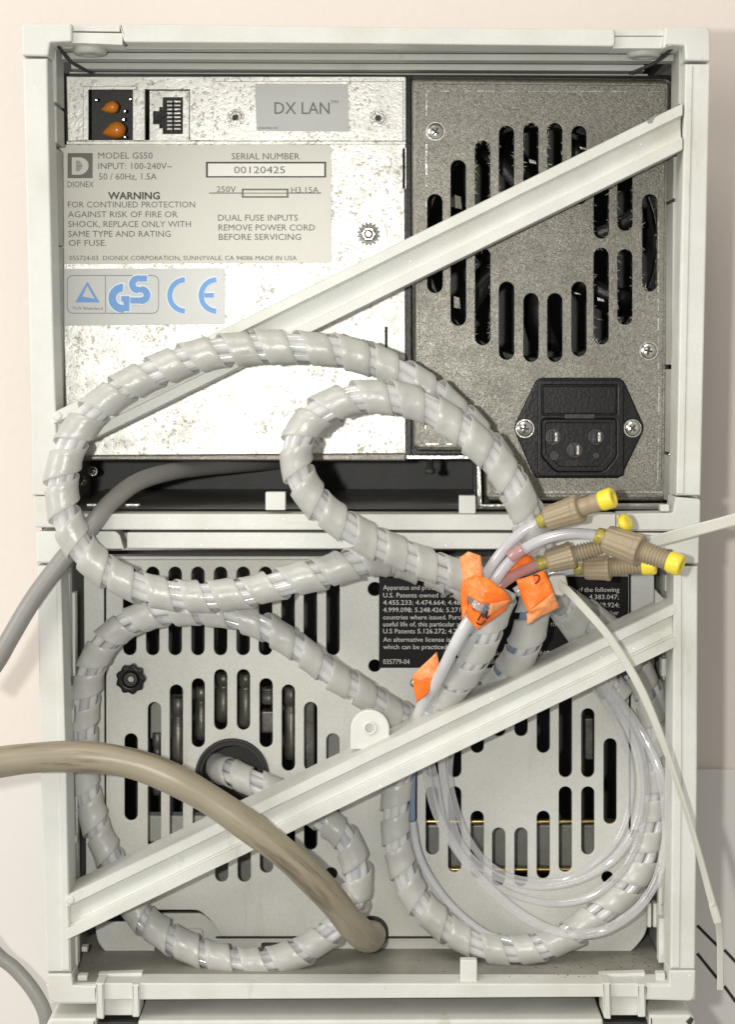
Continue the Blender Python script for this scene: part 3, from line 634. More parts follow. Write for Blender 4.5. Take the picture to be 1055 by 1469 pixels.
# parts seen through the slots
for y, m_ in ((1178, 'brass'), (1247, 'brass')):
    a = G(); a.sweep([(560, y, 190), (905, y, 190)], 4.5, 10, 40); a.done('metal_rod', m_, lo)
for x0, x1, y0, y1, Y, m_ in ((205, 300, 1170, 1208, 190, 'shell_dark'), (436, 452, 1000, 1110, 185, 'grimy'), (470, 500, 1050, 1190, 180, 'darktray'), (215, 262, 1000, 1060, 200, 'darktray'), (600, 880, 1183, 1243, 210, 'darktray'), (840, 852, 1030, 1090, 185, 'grimy'), (375, 400, 1020, 1052, 180, 'grimy'), (170, 500, 1225, 1290, 215, 'darktray')):
    P1('inner_part', m_, lo, rect(x0, y0, x1, y1, 3), Y, 26, bev=3)
for cx, y0, y1, r in ((317, 965, 1042, 13), (349, 965, 1050, 12), (414, 985, 1100, 11), (285, 985, 1068, 10), (252, 1000, 1110, 11), (382, 985, 1012, 12), (222, 1050, 1150, 8), (300, 880, 935, 10), (365, 885, 940, 12)):
    a = G(); c = Q(cx + 4, y0, 200); d = Q(cx + 4, y1, 200); L_ = y1 - y0
    a.lathe(c, d, [(0, r * .7), (2, r), (L_ * .22, r), (L_ * .24, r * .82), (L_ * .3, r * .82), (L_ * .32, r), (L_ * .9, r), (L_, r * .8)], 20); a.done('inner_cylinder', 'grimy', lo)
# big grommet
a = G(); a.plate(circle(333, 1113, 53.5, 48), Yq - 4, 14, holes=[circle(333, 1113, 48.5, 48)], bev=2.5); a.plate(circle(333, 1113, 50, 48), Yq + 7, 10, holes=[circle(333, 1113, 43, 48)], bev=2)
a.done('grommet', 'rubber', lo)
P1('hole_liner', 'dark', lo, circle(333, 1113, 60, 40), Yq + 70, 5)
P1('hose_port_shade', 'rubber', lo, circle(534, 1338, 24, 32), Yq - 3, 4, bev=1.5)  # rubber port where the hose enters, its dark disc also painting the hose's shadow
# knob screw
a = G(); p = []
for k in range(64): an = 2 * math.pi * k / 64; rr = 20.3 + 1.5 * math.cos(9 * an); p.append((187 + rr * math.cos(an), 975 + rr * math.sin(an)))
a.plate(p, Yq - 18, 18, [circle(187, 975, 11, 24)], bev=3, bres=3); kb = a.done('knob', 'black', lo)
a = G(); a.plate(circle(187, 975, 10.5, 24), Yq - 12, 8, [[(187 + 5 * math.cos(R(60 * k)), 975 + 5 * math.sin(R(60 * k))) for k in range(6)]], bev=1.5); a.done('socket_bolt', 'dark', kb)
# small bolts behind holes
for x, y in ((595, 980), (685, 990)): screw(lo, x, y, Yq + 8, 9)
# patent label
pl = P1('patent_label', 'black_label', lo, rect(544, 827, 902, 958), Yq - 1.2, 1.2, bev=.3); Yb = Yq - 1.6
lines('lettering', pl, [('Apparatus and product may be covered', 550, 695, 846, 6.6), ('U.S. Patents owned or licensed by', 550, 690, 857, 6.6), ('4.455.233; 4.474.664; 4.482.966;', 550, 686, 867.5, 6.6), ('4.999.098; 5.248.426; 5.271.903; 5.', 550, 692, 878, 6.6),
    ('countries where issued. Purchaser of', 550, 693, 888.5, 6.6), ('useful life of, this particular apparatus', 550, 692, 898.5, 6.6), ('U.S Patents 5.126.272; 4.265.634;', 550, 685, 908.5, 6.6), ('An alternative license is available', 550, 683, 920.5, 6.6), ('which can be practiced without', 550, 676, 931, 6.6), ('035779-04', 550, 588, 952.5, 7),
    ('one or more of the following', 776, 889, 849, 6.6), ('5.162.009;  4.383.047;', 797, 888, 859.5, 6.6), ('4.939.924;', 847, 889, 871, 6.6), ('in other', 860, 888, 882, 6.6), ('for the', 862, 888, 892, 6.6), ('the foregoing', 790, 846, 898, 6.6), ('other', 815, 836, 908, 6.6),
    ('apparatus', 724, 764, 928, 6.6), ('Sunnyvale, Ca 94086', 709, 800, 940, 6.6), ('Made in USA', 694, 742, 952.5, 7)], 'ink_pale', Yb, .0)

brace(lo, (96, 1284), (968, 865), 64)
P1('brace_end', 'shell', lo, circle(100, 1291, 7, 16), -5, 12, bev=3)
# mounting lug
a = G(); a.plate([(503, 1075), (503, 1046)] + [(531 + 28 * math.cos(R(t)), 1046 + 28 * math.sin(R(t))) for t in range(180, 361, 12)] + [(559, 1060), (559, 1075)], 28, 14, [circle(531, 1044.5, 7.5, 20)], bev=2)
lug = a.done('mounting_lug', 'shell', lo); a = G(); a.plate(circle(531, 1044.5, 9.5, 24), 25, 4, [circle(531, 1044.5, 6.5, 20)], bev=1); a.plate(circle(531, 1044.5, 7, 20), 33, 3); a.done('lug_boss', 'shell', lug)

# floor tray and bottom rail with feet
a = G(); zf = Q(0, 1411, 0).z; xl, xr = Q(96, 1411, 0).x, Q(965, 1411, 0).x
a.quad(Vector((xl, 8 * U, zf)), Vector((xr, 8 * U, zf)), Vector((xr, 420 * U, zf)), Vector((xl, 420 * U, zf)))
ext = bmesh.ops.extrude_face_region(a.bm, geom=a.bm.faces[:]); bmesh.ops.translate(a.bm, verts=[v for v in ext['geom'] if isinstance(v, bmesh.types.BMVert)], vec=(0, 0, -4 * U))
a.done('floor_tray', 'tray', lo)
a = G(); a.sweep([(240, 1412, 12), (247, 1376, 134)], 1.6, 6); a.done('tray_seam', 'dark', lo)
P1('bottom_rail', 'shell', lo, [(66, 1412), (137, 1412), (137, 1410), (200, 1410), (864, 1411), (926, 1410), (999, 1412), (998, 1434), (926, 1432), (926, 1431), (864, 1430), (200, 1434), (137, 1434), (137, 1440), (72, 1440)], 0, 40, holes=[], bev=2)
P1('corner_block', 'shell', lo, rnd([(67, 1397), (103, 1397), (105, 1413), (139, 1414), (139, 1439), (78, 1439), (70, 1433)], [3, 2, 1, 1, 2, 6, 5]), -3, 50, bev=2.5)
P1('corner_block', 'shell', lo, rnd([(961, 1392), (999, 1392), (997, 1430), (992, 1436), (926, 1434), (926, 1413), (961, 1413)], [2, 3, 4, 5, 2, 1, 1]), -3, 50, bev=2.5)
for x0, x1, x2, x3 in ((137, 149, 189, 200), (865, 877, 915, 927)):
    P1('foot', 'shell', lo, rnd([(x0, 1410), (x1, 1410), (x1, 1462), (x0 + 2, 1461)], [1, 1, 2, 3]), -6, 50, bev=2)
    P1('foot', 'shell', lo, rnd([(x2, 1412), (x3, 1412), (x3, 1459), (x2 + 1, 1459)], [1, 1, 3, 2]), -6, 50, bev=2)
    P1('foot_web', 'shell', lo, [(x1 - 1, 1411), (x2 + 1, 1411), (x2 + 1, 1456), (x1 - 1, 1456)], 10, 12, bev=1)
for x0, x1 in ((141, 204), (864, 926)): P1('tray_bar', 'shell', lo, [(x0, 1397), (x1, 1395), (x1, 1403), (x0 + 3, 1405)], 30, 14, bev=1)
for x0, y0, x1, y1 in ((111, 1399, 125, 1413), (942, 1396, 955, 1409)): P1('peg', 'shell', lo, rect(x0, y0, x1, y1, 2), 14, 14, bev=1.5)
P1('peg', 'shell', lo, rect(117, 1358, 125, 1365), 80, 14, bev=1)
P1('tab', 'shell', lo, rect(661, 1377, 685, 1409, 2), 10, 14, bev=1.5)

a = G(); rd = random.Random(9)
for _ in range(150):
    u_ = rd.random() ** .6; x = Q(560 + 390 * u_, 1411, 0).x if rd.random() < .8 else Q(rd.uniform(110, 560), 1411, 0).x; y = rd.uniform(20, 135) * U; rr = rd.uniform(.5, 1.5) * U
    v = [a.bm.verts.new(Vector((x, y, zf + .1 * U)) + Vector((rr * math.cos(k * 1.256) * rd.uniform(.5, 1.6), rr * math.sin(k * 1.256) * rd.uniform(.5, 2), 0))) for k in range(5)]; c = a.bm.verts.new(Vector((x, y, zf + rr * .9)))
    for k in range(5): a.bm.faces.new((c, v[k], v[(k + 1) % 5]))
tag(a.done('floor_debris', 'debris', lo), None, None, kind='stuff')
P1('chip', 'cord', up, [(928, 175), (934, 170), (941, 165), (944, 163), (939, 171), (936, 177), (931, 178)], -3.3, 1.2, bev=.2)

# ================================================================ THIRD INSTRUMENT (only its top edge shows)
P1('top_cover', 'shell', th, rnd([(198, 1464), (866, 1462), (866, 1640), (198, 1640)], [4, 4, 0, 0]), -4, 420, bev=4)
P1('cover_edge', 'shell', th, rnd([(72, 1461), (138, 1461), (138, 1640), (66, 1640), (66, 1470)], [6, 2, 0, 0, 4]), -8, 400, bev=4)
P1('cover_edge', 'shell', th, rnd([(932, 1456), (992, 1456), (998, 1462), (999, 1640), (932, 1640)], [2, 8, 6, 0, 0]), -8, 400, bev=4)
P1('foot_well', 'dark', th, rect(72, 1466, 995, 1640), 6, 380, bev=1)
a = G(); a.plate([(985, 1466), (992, 1459), (996, 1462), (991, 1472)], -11, 4, bev=1); a.done('corner_vent', 'dark', th)

# ================================================================ cabinet behind
cb = thing('equipment_cabinet', Q(527, 2100, 630), 'pale grey cabinet with dark slanted vent slits behind the lower right of the instruments', 'cabinet')
vents = []
for (x0, y0), (x1, y1) in (((1001, 1328), (1030, 1357)), ((1001, 1368), (1030, 1404)), ((1040, 1363), (1075, 1400)), ((1040, 1415), (1070, 1456))):
    dx, dy = x1 - x0, y1 - y0; L_ = math.hypot(dx, dy); nx, ny = -dy / L_ * 2, dx / L_ * 2
    vents.append([(x0 + nx, y0 + ny), (x1 + nx, y1 + ny), (x1 - nx, y1 - ny), (x0 - nx, y0 - ny)])
P1('front_panel', 'backcab', cb, [(-900, 1104), (2000, 1104), (2000, 2300), (-900, 2300)], 628, 11, holes=vents, bev=4)
P1('inner_liner', 'dark', cb, rect(-840, 1150, 1940, 2250), 637, 2.5, bev=.5)

# ================================================================ CABLES AND HOSES
gp = [(-30, 985, -30), (-3, 946, -28), (15, 914, -28), (50, 856, -26), (94, 798, -22), (133, 752, -14), (160, 720, 20), (197, 692, 62), (245, 677, 120), (290, 671, 195), (335, 667, 265), (375, 664, 340), (400, 662, 414)]
a = G(); a.sweep(gp, 13.2, 18); tag(a.done('power_cord', 'cord'), 'thick grey cord curving from under the upper steel plate to the left edge', 'cable')
hp_ = [(-50, 1103, -62), (0, 1093, -62), (50, 1087, -64), (100, 1085, -66), (150, 1088, -66), (200, 1098, -66), (250, 1118, -66), (300, 1146, -64), (350, 1180, -62), (400, 1217, -58), (440, 1252, -52), (475, 1288, -40), (502, 1322, -20), (520, 1340, 12), (530, 1345, 50), (533, 1342, 95), (533, 1340, 145)]
a = G(); a.sweep(hp_, lambda t: 22.0 + .6 * math.sin(t * 40), 28, uv=True); tag(a.done('drain_hose', 'hose'), 'thick dirty tan hose arching from the left edge across the lower brace', 'hose')
dk = [(-60, 1290, 330), (-10, 1362, 330), (22, 1390, 330), (50, 1424, 325), (66, 1460, 320), (62, 1500, 320), (50, 1560, 320)]
a = G(); a.sweep(dk, 12, 16); tag(a.done('background_cable', 'cord'), 'dark grey cable hanging behind at the lower left corner', 'cable')

# ---------------------------------------------------------------- spiral wrapped bundles
def wrap_mesh(pts, Rr=23, pitch=52, band=35, phase=0.0, seed=1, hand=1):
    rn = random.Random(seed); C, T, A, B = frames(pts, 2.0); n = len(C); tot = (n - 1) * 2.0
    a = G(); steps_per = 30
    def at(s):
        s = min(max(s, 0), tot - .01); i = int(s / 2); f = s / 2 - i; j = min(i + 1, n - 1)
        return C[i].lerp(C[j], f), A[i].lerp(A[j], f).normalized(), B[i].lerp(B[j], f).normalized(), T[i].lerp(T[j], f)
    turns = tot / pitch; K = int(turns * steps_per); rows = []
    nz = [rn.uniform(-1, 1) for _ in range(int(turns) + 4)]
    for k in range(K + 1):
        u = k / steps_per; iu = int(u); fu = u - iu; wob = nz[iu] * (1 - fu) + nz[iu + 1] * fu
        th_ = hand * 2 * math.pi * u + phase
        s0 = u * pitch + wob * 5.0; z2 = nz[(iu + 2) % len(nz)] * (1 - fu) + nz[(iu + 3) % len(nz)] * fu; bw = band * (1.06 + .16 * z2)
        row = []
        # cross-section across the band: slightly dished, trailing edge lifted
        for (f, dr) in ((-.5, -.6), (-.47, .8), (-.25, .5), (0, .6), (.25, 1.1), (.46, 2.3), (.5, 1.7), (.47, .3), (.0, -1.2), (-.47, -1.4)):
            c, aa, bb, tt = at(s0 + f * bw); r = Rr + dr * (1 + .5 * z2) + wob * 1.1 + .5 * noise.noise(c / U * .03) * 2
            row.append(a.bm.verts.new(c + (aa * math.cos(th_) + bb * math.sin(th_)) * r * U))
        rows.append(row)
    m_ = len(rows[0])
    for i in range(K):
        for j in range(m_):
            k = (j + 1) % m_; f = a.bm.faces.new((rows[i][j], rows[i][k], rows[i + 1][k], rows[i + 1][j])); f.smooth = j in (1, 2, 3, 4, 7, 8)
    a.bm.faces.new(rows[0][::-1]); a.bm.faces.new(rows[-1]); return a
def bundle(pts, label, seed, ntube=5, Rr=22.8, rt=7.6, rc=11.6, pitch=52, band=35, phase=0.0, mats=('tube',)):
    mid = pts[len(pts) // 2]
    t = thing('wrapped_tube_bundle', Q(*mid), label, 'tubing bundle', 'spiral wrapped tube bundles')
    wrap_mesh(pts, Rr, pitch, band, phase, seed).done('spiral_wrap', 'wrap', t)
    rn = random.Random(seed)
    for k in range(ntube):
        ph = 2 * math.pi * k / ntube + rn.uniform(-.2, .2); tw = rn.uniform(260, 420)
        a = G(); a.sweep(pts, rt, 10, 6.0, offset=lambda s, u, ph=ph: (rc * math.cos(ph + s / 330), rc * math.sin(ph + s / 330)))
        a.done('tube', mats[k % len(mats)], t)
    return t
B1 = [(765, 800, -8), (757, 745, -20), (735, 695, -25), (700, 640, -24), (655, 592, -24), (610, 556, -25), (560, 528, -27), (505, 508, -30), (450, 500, -33), (390, 498, -33), (340, 501, -33), (290, 509, -33), (245, 524, -33), (196, 546, -34), (150, 576, -35), (118, 609, -36), (98, 646, -37), (89, 684, -38), (90, 724, -38), (102, 762, -37), (126, 798, -34), (160, 824, -29), (200, 843, -24), (241, 852, -19), (285, 856, -16), (339, 852, -14), (380, 843, -13), (424, 831, -12), (469, 820, -8), (515, 806, 0), (560, 803, 30), (620, 820, 50), (690, 850, 50)]
bundle(B1, 'large outer loop of spiral wrapped tubing over the upper brace and left rail', 3, phase=.6)
B2 = [(778, 790, -44), (762, 750, -60), (742, 705, -70), (712, 662, -74), (676, 628, -76), (638, 600, -78), (600, 580, -80), (560, 571, -82), (518, 569, -82), (478, 580, -82), (444, 604, -80), (427, 636, -78), (426, 668, -74), (440, 702, -70), (466, 732, -64), (498, 756, -56), (532, 775, -44), (570, 792, -32), (611, 808, -20), (650, 822, -12), (700, 838, -6)]
bundle(B2, 'smaller inner loop of spiral wrapped tubing in front of the bright steel plate', 8, phase=2.4)
B3 = [(640, 1062, 108), (590, 1036, 100), (553, 1015, 84), (518, 992, 66), (478, 968, 52), (437, 936, 44), (397, 909, 42), (357, 890, 42), (320, 879, 44), (277, 876, 48), (235, 878, 52), (197, 888, 60), (164, 908, 70), (141, 935, 80), (127, 970, 90), (121, 1010, 98), (119, 1055, 103), (121, 1110, 106), (128, 1150, 108), (140, 1192, 108), (158, 1232, 108), (182, 1284, 106), (208, 1319, 98), (240, 1343, 88), (282, 1364, 80), (326, 1377, 76), (371, 1381, 74), (415, 1372, 74), (455, 1351, 76), (491, 1322, 82), (511, 1284, 88), (511, 1240, 94), (493, 1200, 100), (463, 1174, 105), (432, 1153, 108), (400, 1136, 110), (368, 1124, 118), (336, 1110, 142), (318, 1103, 172), (308, 1100, 200)]
bundle(B3, 'spiral wrapped tubing down the left side and back up into the round black hole', 13, phase=.2, Rr=21.6, rt=7.2, rc=10.9, mats=('tube', 'tube_milky'))
B4 = [(725, 845, -30), (706, 885, -34), (690, 925, -18), (666, 965, 10), (636, 1005, 50), (602, 1045, 92), (578, 1095, 108), (569, 1138, 108), (567, 1180, 108), (571, 1216, 108), (580, 1250, 107), (596, 1286, 104), (622, 1315, 100), (658, 1342, 96), (698, 1358, 92), (740, 1363, 90), (782, 1356, 90), (822, 1337, 92), (862, 1308, 96), (896, 1276, 100), (920, 1240, 104), (934, 1198, 108), (943, 1152, 110), (946, 1105, 110), (944, 1060, 110), (936, 1015, 110), (922, 972, 108), (900, 932, 104), (868, 900, 96), (830, 874, 80), (790, 850, 50)]
bundle(B4, 'spiral wrapped tubing looping under the lower brace around the bottom right corner', 21, phase=1.4, Rr=22.6, rt=7.5, rc=11.4)
B6 = [(770, 850, 0), (762, 895, 6), (748, 935, 30), (724, 972, 70), (692, 1005, 104), (655, 1035, 110)]
bundle(B6, 'short spiral wrapped bundle beside the orange tags, passing behind the lower brace', 34, phase=0, Rr=23, mats=('tube', 'tube_blue'))
B7 = [(800, 850, 60), (826, 890, 85), (846, 925, 105), (862, 965, 112), (890, 1000, 118)]
bundle(B7, 'dim spiral wrapped bundle over the right part of the black label', 41, phase=0, Rr=22)

# ---------------------------------------------------------------- loose clear tubes
def ctube(pts, r0_, label, m='tube_clear', name='clear_tube', group='loose clear tubes coiled at lower right', inner=True):
    a = G(); a.sweep(pts, r0_ * .9, 20, 4.0); return tag(a.done(name, m), label, 'tube', group)
ctube([(700, 862, -46), (680, 892, -44), (655, 925, -30), (636, 968, 8), (618, 1010, 52), (608, 1055, 92), (614, 1116, 92), (628, 1169, 90), (659, 1223, 86), (705, 1276, 78), (754, 1315, 66), (807, 1338, 54), (861, 1336, 50), (910, 1307, 48), (940, 1267, 48), (955, 1214, 50), (956, 1169, 56), (948, 1111, 66), (927, 1062, 82), (905, 1027, 92), (875, 987, 94), (835, 930, 92), (800, 880, 70), (770, 850, 30)], 7.6,
      'outermost and longest clear tube of the coil, sweeping lowest near the bottom right corner')
ctube([(706, 868, -48), (690, 900, -44), (668, 935, -28), (650, 975, 12), (634, 1012, 55), (630, 1055, 94), (636, 1111, 100), (647, 1169, 100), (660, 1209, 98), (687, 1240, 94), (727, 1263, 88), (780, 1271, 84), (834, 1260, 82), (878, 1234, 84), (905, 1200, 86), (919, 1156, 88), (919, 1102, 90), (905, 1053, 92), (883, 1013, 94), (850, 960, 96), (812, 905, 80), (775, 855, 40)], 6.6,
      'innermost clear tube of the coil, its curve crossing the lower ends of the slots')
ctube([(695, 866, -50), (675, 900, -50), (650, 935, -34), (632, 975, 4), (616, 1020, 50), (612, 1060, 98), (624, 1116, 104), (637, 1178, 104), (668, 1232, 102), (715, 1272, 98), (763, 1291, 92), (807, 1295, 88), (852, 1283, 86), (892, 1249, 88), (914, 1209, 90), (927, 1156, 94), (925, 1102, 96), (912, 1050, 96), (888, 1005, 98), (856, 955, 98), (820, 900, 80), (780, 850, 40)], 6.4,
      'middle clear tube of the coil, between the innermost and the outermost curves')
ctube([(650, 1060, 112), (645, 1111, 112), (655, 1160, 112), (672, 1202, 112), (700, 1238, 110), (742, 1260, 106), (800, 1263, 102), (842, 1246, 100), (880, 1212, 102), (900, 1170, 104), (906, 1120, 106), (898, 1070, 108), (876, 1020, 110), (845, 975, 110)], 5.6,
      'thin clear tube lying closest to the slotted panel inside the coil')
ctube([(700, 870, -52), (672, 905, -46), (645, 945, -22), (622, 990, 20), (604, 1040, 80), (594, 1085, 106), (592, 1140, 110), (592, 1178, 110)], 5.4, 'bluish tube hanging from under the lower brace left of the coil', 'tube_blue', 'blue_tube', inner=False)
ctube([(592, 1178, 110), (598, 1215, 108), (610, 1246, 106), (632, 1280, 104), (660, 1311, 100), (700, 1340, 92), (745, 1352, 84)], 6.4, 'pale tube running beside the spiral wrap below the bluish tube', 'tube_milky', 'milky_tube', inner=False)
ctube([(690, 862, -58), (664, 905, -50), (648, 935, -36), (632, 968, -6), (608, 1008, 44), (590, 1050, 100)], 9.5, 'wide milky blue tube left of the spiral wrap under the orange tags', 'tube', 'milky_tube', group=None, inner=True)
# whitish nub of tubing between label and tag
# ---------------------------------------------------------------- capped fittings
def fitting(a_, b_, r, label, tube, tmat, nutlen=.42, thread=True, capr=None, tr=7.5):
    A0 = Q(*a_); B0 = Q(*b_); Ltot = (B0 - A0).length / U
    t = thing('capped_fitting', A0, label, 'tube fitting', 'tan capped tube fittings')
    d = (B0 - A0).normalized()
    s = G(); s.lathe(A0, B0, [(-2, tr), (-1, r * .5), (6, r * .56), (9, r * .42), (12, r * .58), (16, r * .55)], 24); s.done('ferrule', 'ferrule', t)
    n0 = 12; n1 = n0 + Ltot * nutlen
    s = G(); rib = lambda tt, j: 1 + (.014 if (j // 2) % 2 else -.014)
    s.lathe(A0 + d * n0 * U, B0, [(0, r * .72), (2, r * .86), (4, r * .9), ((n1 - n0) * .8, r), ((n1 - n0) * .86, r * 1.06), ((n1 - n0) * .97, r * 1.06), (n1 - n0, r * .98), (n1 - n0 + .5, r * .6)], 64, rib, smooth=False); s.done('nut', 'peek', t)
    e = Ltot - 17; prof = [(0, r * .7)]; x = 0; L_ = e - n1
    if thread:
        k = int(L_ / 4.6)
        for i in range(k):
            rr = r * (.70 - .10 * i / k); prof += [(i * 4.6, rr), (i * 4.6 + 1.2, rr), (i * 4.6 + 2.3, rr - 2.2), (i * 4.6 + 3.4, rr - 2.2)]
        prof.append((L_, r * .56))
    else: prof += [(2, r * .68), (L_ * .5, r * .64), (L_ * .55, r * .70), (L_ - 2, r * .66), (L_, r * .6)]
    s = G(); s.lathe(A0 + d * n1 * U, B0, prof, 32); s.done('threaded_stem' if thread else 'stem', 'peek', t)
    cr = capr or r * .58
    s = G(); s.lathe(A0 + d * (e - 3) * U, B0, [(0, cr * .9), (3, cr * .98), (12, cr), (18, cr * .98), (20, cr * .86), (20.2, cr * .42), (15, cr * .36), (15, .1)], 28); s.done('plug', 'yellow', t)
    if tube:
        s = G(); s.sweep(tube, tr, 14, 4.0); s.done('tube', tmat, t)
    return t
fitting((866, 778, -70), (925, 812, -78), 20, 'tan fitting lowest in its cluster, lying over the top of the black label, its yellow plug half hidden', None, None)if False else None
fitting((826, 815, -30), (942, 811, -62), 18.5, 'lowest ribbed tan fitting, above the black label, its yellow plug half hidden', [(740, 850, -20), (775, 828, -22), (800, 820, -24), (830, 815, -30)], 'tube_milky', .33, True, 13)
fitting((773, 809, -62), (884, 778, -74), 18, 'ribbed tan fitting nearest the orange tag with the pen mark', [(706, 850, -66), (720, 838, -66), (742, 823, -64), (776, 808, -62)], 'tube_pink', .34, True)
fitting((774, 748, -78), (881, 713, -128), 19, 'topmost smooth tan fitting with yellow plug in front of the power inlet corner', [(692, 845, -60), (702, 818, -66), (722, 790, -72), (748, 764, -76), (778, 747, -78)], 'tube_milky', .46, False, 14.5)
fitting((858, 768, -96), (979, 812, -150), 21.5, 'rightmost tan fitting with long threaded stem and yellow plug over the right rail', [(700, 858, -70), (716, 825, -78), (745, 793, -84), (782, 773, -90), (822, 765, -94), (862, 769, -96)], 'tube_milky', .42, True, 15)
s = G(); c = Q(893, 752, -98); s.lathe(c, c + Vector((.5, -.4, .35)), [(0, 11), (4, 13), (10, 12), (12, 7)], 24)
tag(s.done('plug', 'yellow'), 'yellow plug peeking out above the rightmost tan fitting', 'plug')

# ---------------------------------------------------------------- orange tags
def sheet(outline, center, name, m, parent=None, thick=1.4, sub=3, rough=1.4, seed=0):
    """crumpled sheet: fan of triangles from a centre, subdivided and creased"""
    a = G(); c = a.bm.verts.new(Q(*center)); vs = [a.bm.verts.new(Q(*p)) for p in outline]
    for i in range(len(vs)): a.bm.faces.new((c, vs[i], vs[(i + 1) % len(vs)]))
    bmesh.ops.subdivide_edges(a.bm, edges=a.bm.edges[:], cuts=sub, use_grid_fill=True)
    for v in a.bm.verts:
        q = v.co / U; v.co += Vector((0, 1, 0)) * (noise.noise(q * .06 + Vector((seed, 0, 0))) * 2.2 + noise.noise(q * .17) * rough) * U
    bmesh.ops.recalc_face_normals(a.bm, faces=a.bm.faces[:])
    ext = bmesh.ops.extrude_face_region(a.bm, geom=a.bm.faces[:]); bmesh.ops.translate(a.bm, verts=[v for v in ext['geom'] if isinstance(v, bmesh.types.BMVert)], vec=(0, thick * U, 0))
    for f in a.bm.faces: f.smooth = True
    return a.done(name, m, parent)
def mark(parent, pts, r=1.3):
    a = G(); a.sweep(pts, r, 6, 2.0); return a.done('pen_mark', 'marker', parent)
t1 = thing('tube_tag', Q(695, 850, -80), 'large crumpled orange tag folded over the tubes, biggest of the tags', 'tag', 'orange tags on the tubes')
sheet([(660, 800, -84), (672, 791, -86), (690, 797, -84), (694, 828, -88), (676, 836, -92), (664, 832, -86)], (677, 815, -90), 'tag_tongue', 'tagback', t1, seed=1)
sheet([(664, 832, -86), (682, 826, -96), (700, 829, -98), (726, 849, -96), (734, 862, -88), (708, 866, -104), (690, 866, -108), (668, 852, -98)], (694, 848, -104), 'tag_fold', 'tag', t1, seed=2)
sheet([(662, 830, -80), (670, 856, -92), (672, 872, -86), (664, 890, -80), (661, 860, -76)], (667, 862, -86), 'tag_fold', 'tag', t1, seed=3)
sheet([(669, 857, -84), (677, 872, -90), (700, 884, -84), (730, 862, -86), (735, 858, -82), (725, 876, -80), (686, 904, -80), (670, 886, -82)], (690, 888, -92), 'tag_fold', 'tag', t1, seed=4)
sheet([(704, 866, -106), (734, 860, -90), (726, 868, -92), (700, 884, -96)], (716, 870, -100), 'tag_edge', 'tagback', t1, seed=5)
mark(t1, [(686, 890, -94), (692, 880, -95), (694, 886, -96), (699, 876, -96), (698, 888, -94), (704, 880, -94)]); mark(t1, [(684, 893, -93), (690, 896, -92), (697, 890, -93)])
t2 = thing('tube_tag', Q(772, 850, -70), 'orange tag with a curved pen mark, between the tan fittings and the spiral wrap', 'tag', 'orange tags on the tubes')
sheet([(741, 832, -74), (762, 826, -80), (781, 818, -76), (790, 838, -80), (795, 853, -80), (760, 880, -82), (750, 862, -76)], (770, 846, -84), 'tag_face', 'tag', t2, seed=6)
sheet([(794, 850, -83), (803, 871, -74), (776, 884, -78), (757, 897, -72), (756, 880, -78), (762, 876, -84)], (780, 872, -86), 'tag_back', 'tagback', t2, seed=7)
mark(t2, [(765, 826, -88), (772, 825, -88), (774, 831, -88.5), (768, 838, -88)])
t3 = thing('tube_tag', Q(738, 815, -60), 'orange tag behind the pale tubes, uppermost of the tags', 'tag', 'orange tags on the tubes')
sheet([(713, 822, -58), (722, 806, -60), (736, 792, -62), (744, 786, -60), (755, 795, -58), (764, 800, -56), (768, 814, -56), (745, 828, -56), (722, 834, -56)], (740, 812, -62), 'tag_face', 'tag', t3, seed=8)
a = G(); a.sweep([(733, 800, -84), (742, 793, -87), (752, 787, -88)], 8.6, 14, 3); a.done('tag_sleeve', 'tube_pink', t3)
t4 = thing('tube_tag', Q(612, 970, -10), 'small orange tag lower left, stuck beside the patent label corner', 'tag', 'orange tags on the tubes')
sheet([(592, 969, 6), (610, 951, 0), (627, 935, -2), (630, 950, -2), (634, 960, -2), (622, 974, 0), (604, 978, 4)], (614, 960, -4), 'tag_back', 'tagback', t4, seed=9)
sheet([(592, 970, 6), (605, 977, 2), (622, 973, 0), (614, 996, 10), (598, 1008, 16), (594, 990, 10)], (606, 985, 4), 'tag_face', 'tag', t4, seed=10)

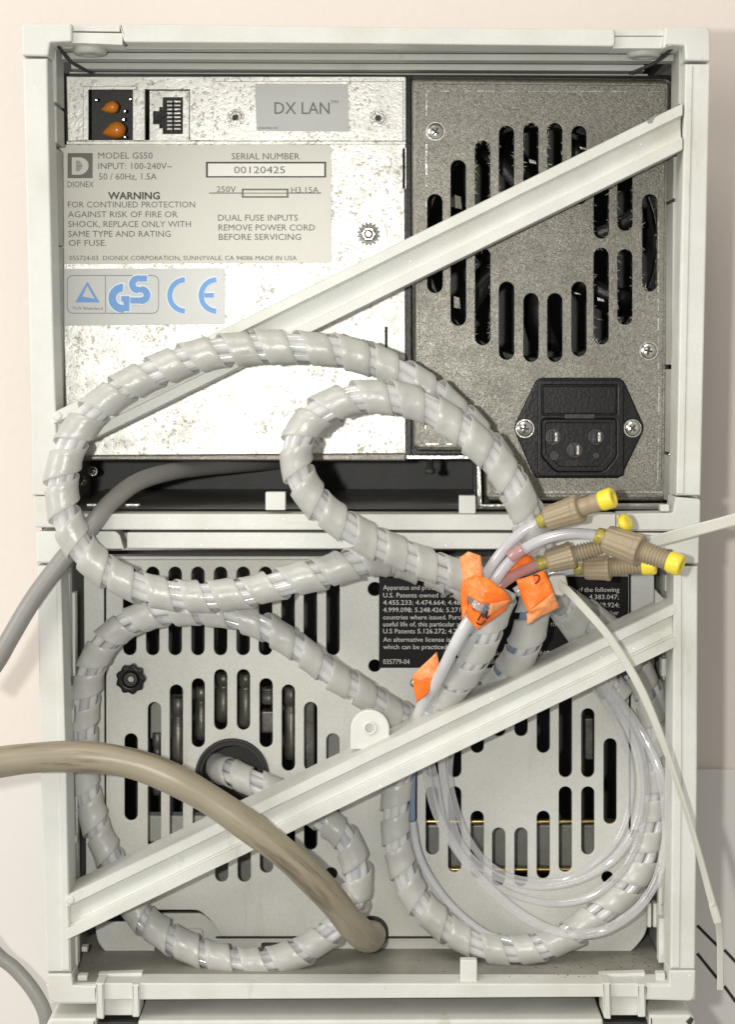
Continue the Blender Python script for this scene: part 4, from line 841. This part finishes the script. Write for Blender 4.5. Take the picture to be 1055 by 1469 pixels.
# ---------------------------------------------------------------- cable ties
def strap(pts, wd, th_, name, parent, m='tie', facing=None, twist=None):
    C, T, A, B = frames([p[:3] for p in pts], 6.0); a = G(); rows = []; n = len(C)
    for i in range(n):
        t = T[i]; nn = Vector((0, -1, 0)); ang = twist(i / (n - 1)) if twist else 0
        nn = (nn - t * nn.dot(t)).normalized(); s_ = t.cross(nn); nn, s_ = nn * math.cos(ang) + s_ * math.sin(ang), s_ * math.cos(ang) - nn * math.sin(ang)
        rows.append([a.bm.verts.new(C[i] + (s_ * x * wd / 2 + nn * y * th_ / 2) * U) for x, y in ((-1, -1), (-1, .4), (-.8, 1), (.8, 1), (1, .4), (1, -1))])
    for i in range(n - 1):
        for j in range(6): k = (j + 1) % 6; a.bm.faces.new((rows[i][j], rows[i][k], rows[i + 1][k], rows[i + 1][j]))
    a.bm.faces.new(rows[0][::-1]); a.bm.faces.new(rows[-1]); return a.done(name, m, parent)
z1 = thing('cable_tie', Q(800, 838, -40), 'long white cable tie hanging over the lower brace and down the right rail', 'cable tie', 'white cable ties')
strap([(800, 836, -50), (815, 848, -58), (842, 876, -66), (870, 908, -72), (895, 945, -74), (918, 985, -76), (938, 1030, -76), (957, 1080, -74), (974, 1130, -72), (990, 1180, -72), (1006, 1235, -74), (1018, 1280, -76), (1032, 1328, -78)], 11.5, 3.2, 'strap', z1, twist=lambda t: .25 + .9 * max(0, math.sin((t - .35) * 4.2)) * (1 if .35 < t < .95 else 0))
strap([(1029, 1308, -72), (1033, 1340, -60), (1034, 1380, -52), (1034, 1421, -48)], 9, 3, 'strap_tail', z1)
a = G(); a.plate(rnd([(790, 826), (812, 824), (817, 846), (808, 856), (790, 852), (785, 838)], 4), -52, 22, bev=3); a.done('head', 'tie', z1)
z2 = thing('cable_tie', Q(1000, 762, -60), 'white cable tie sticking out to the right edge behind the rightmost fitting', 'cable tie', 'white cable ties')
strap([(800, 806, -28), (860, 795, -44), (910, 784, -56), (945, 775, -64), (1000, 760, -74), (1055, 745, -84), (1110, 728, -92)], 16.5, 3.4, 'strap', z2)
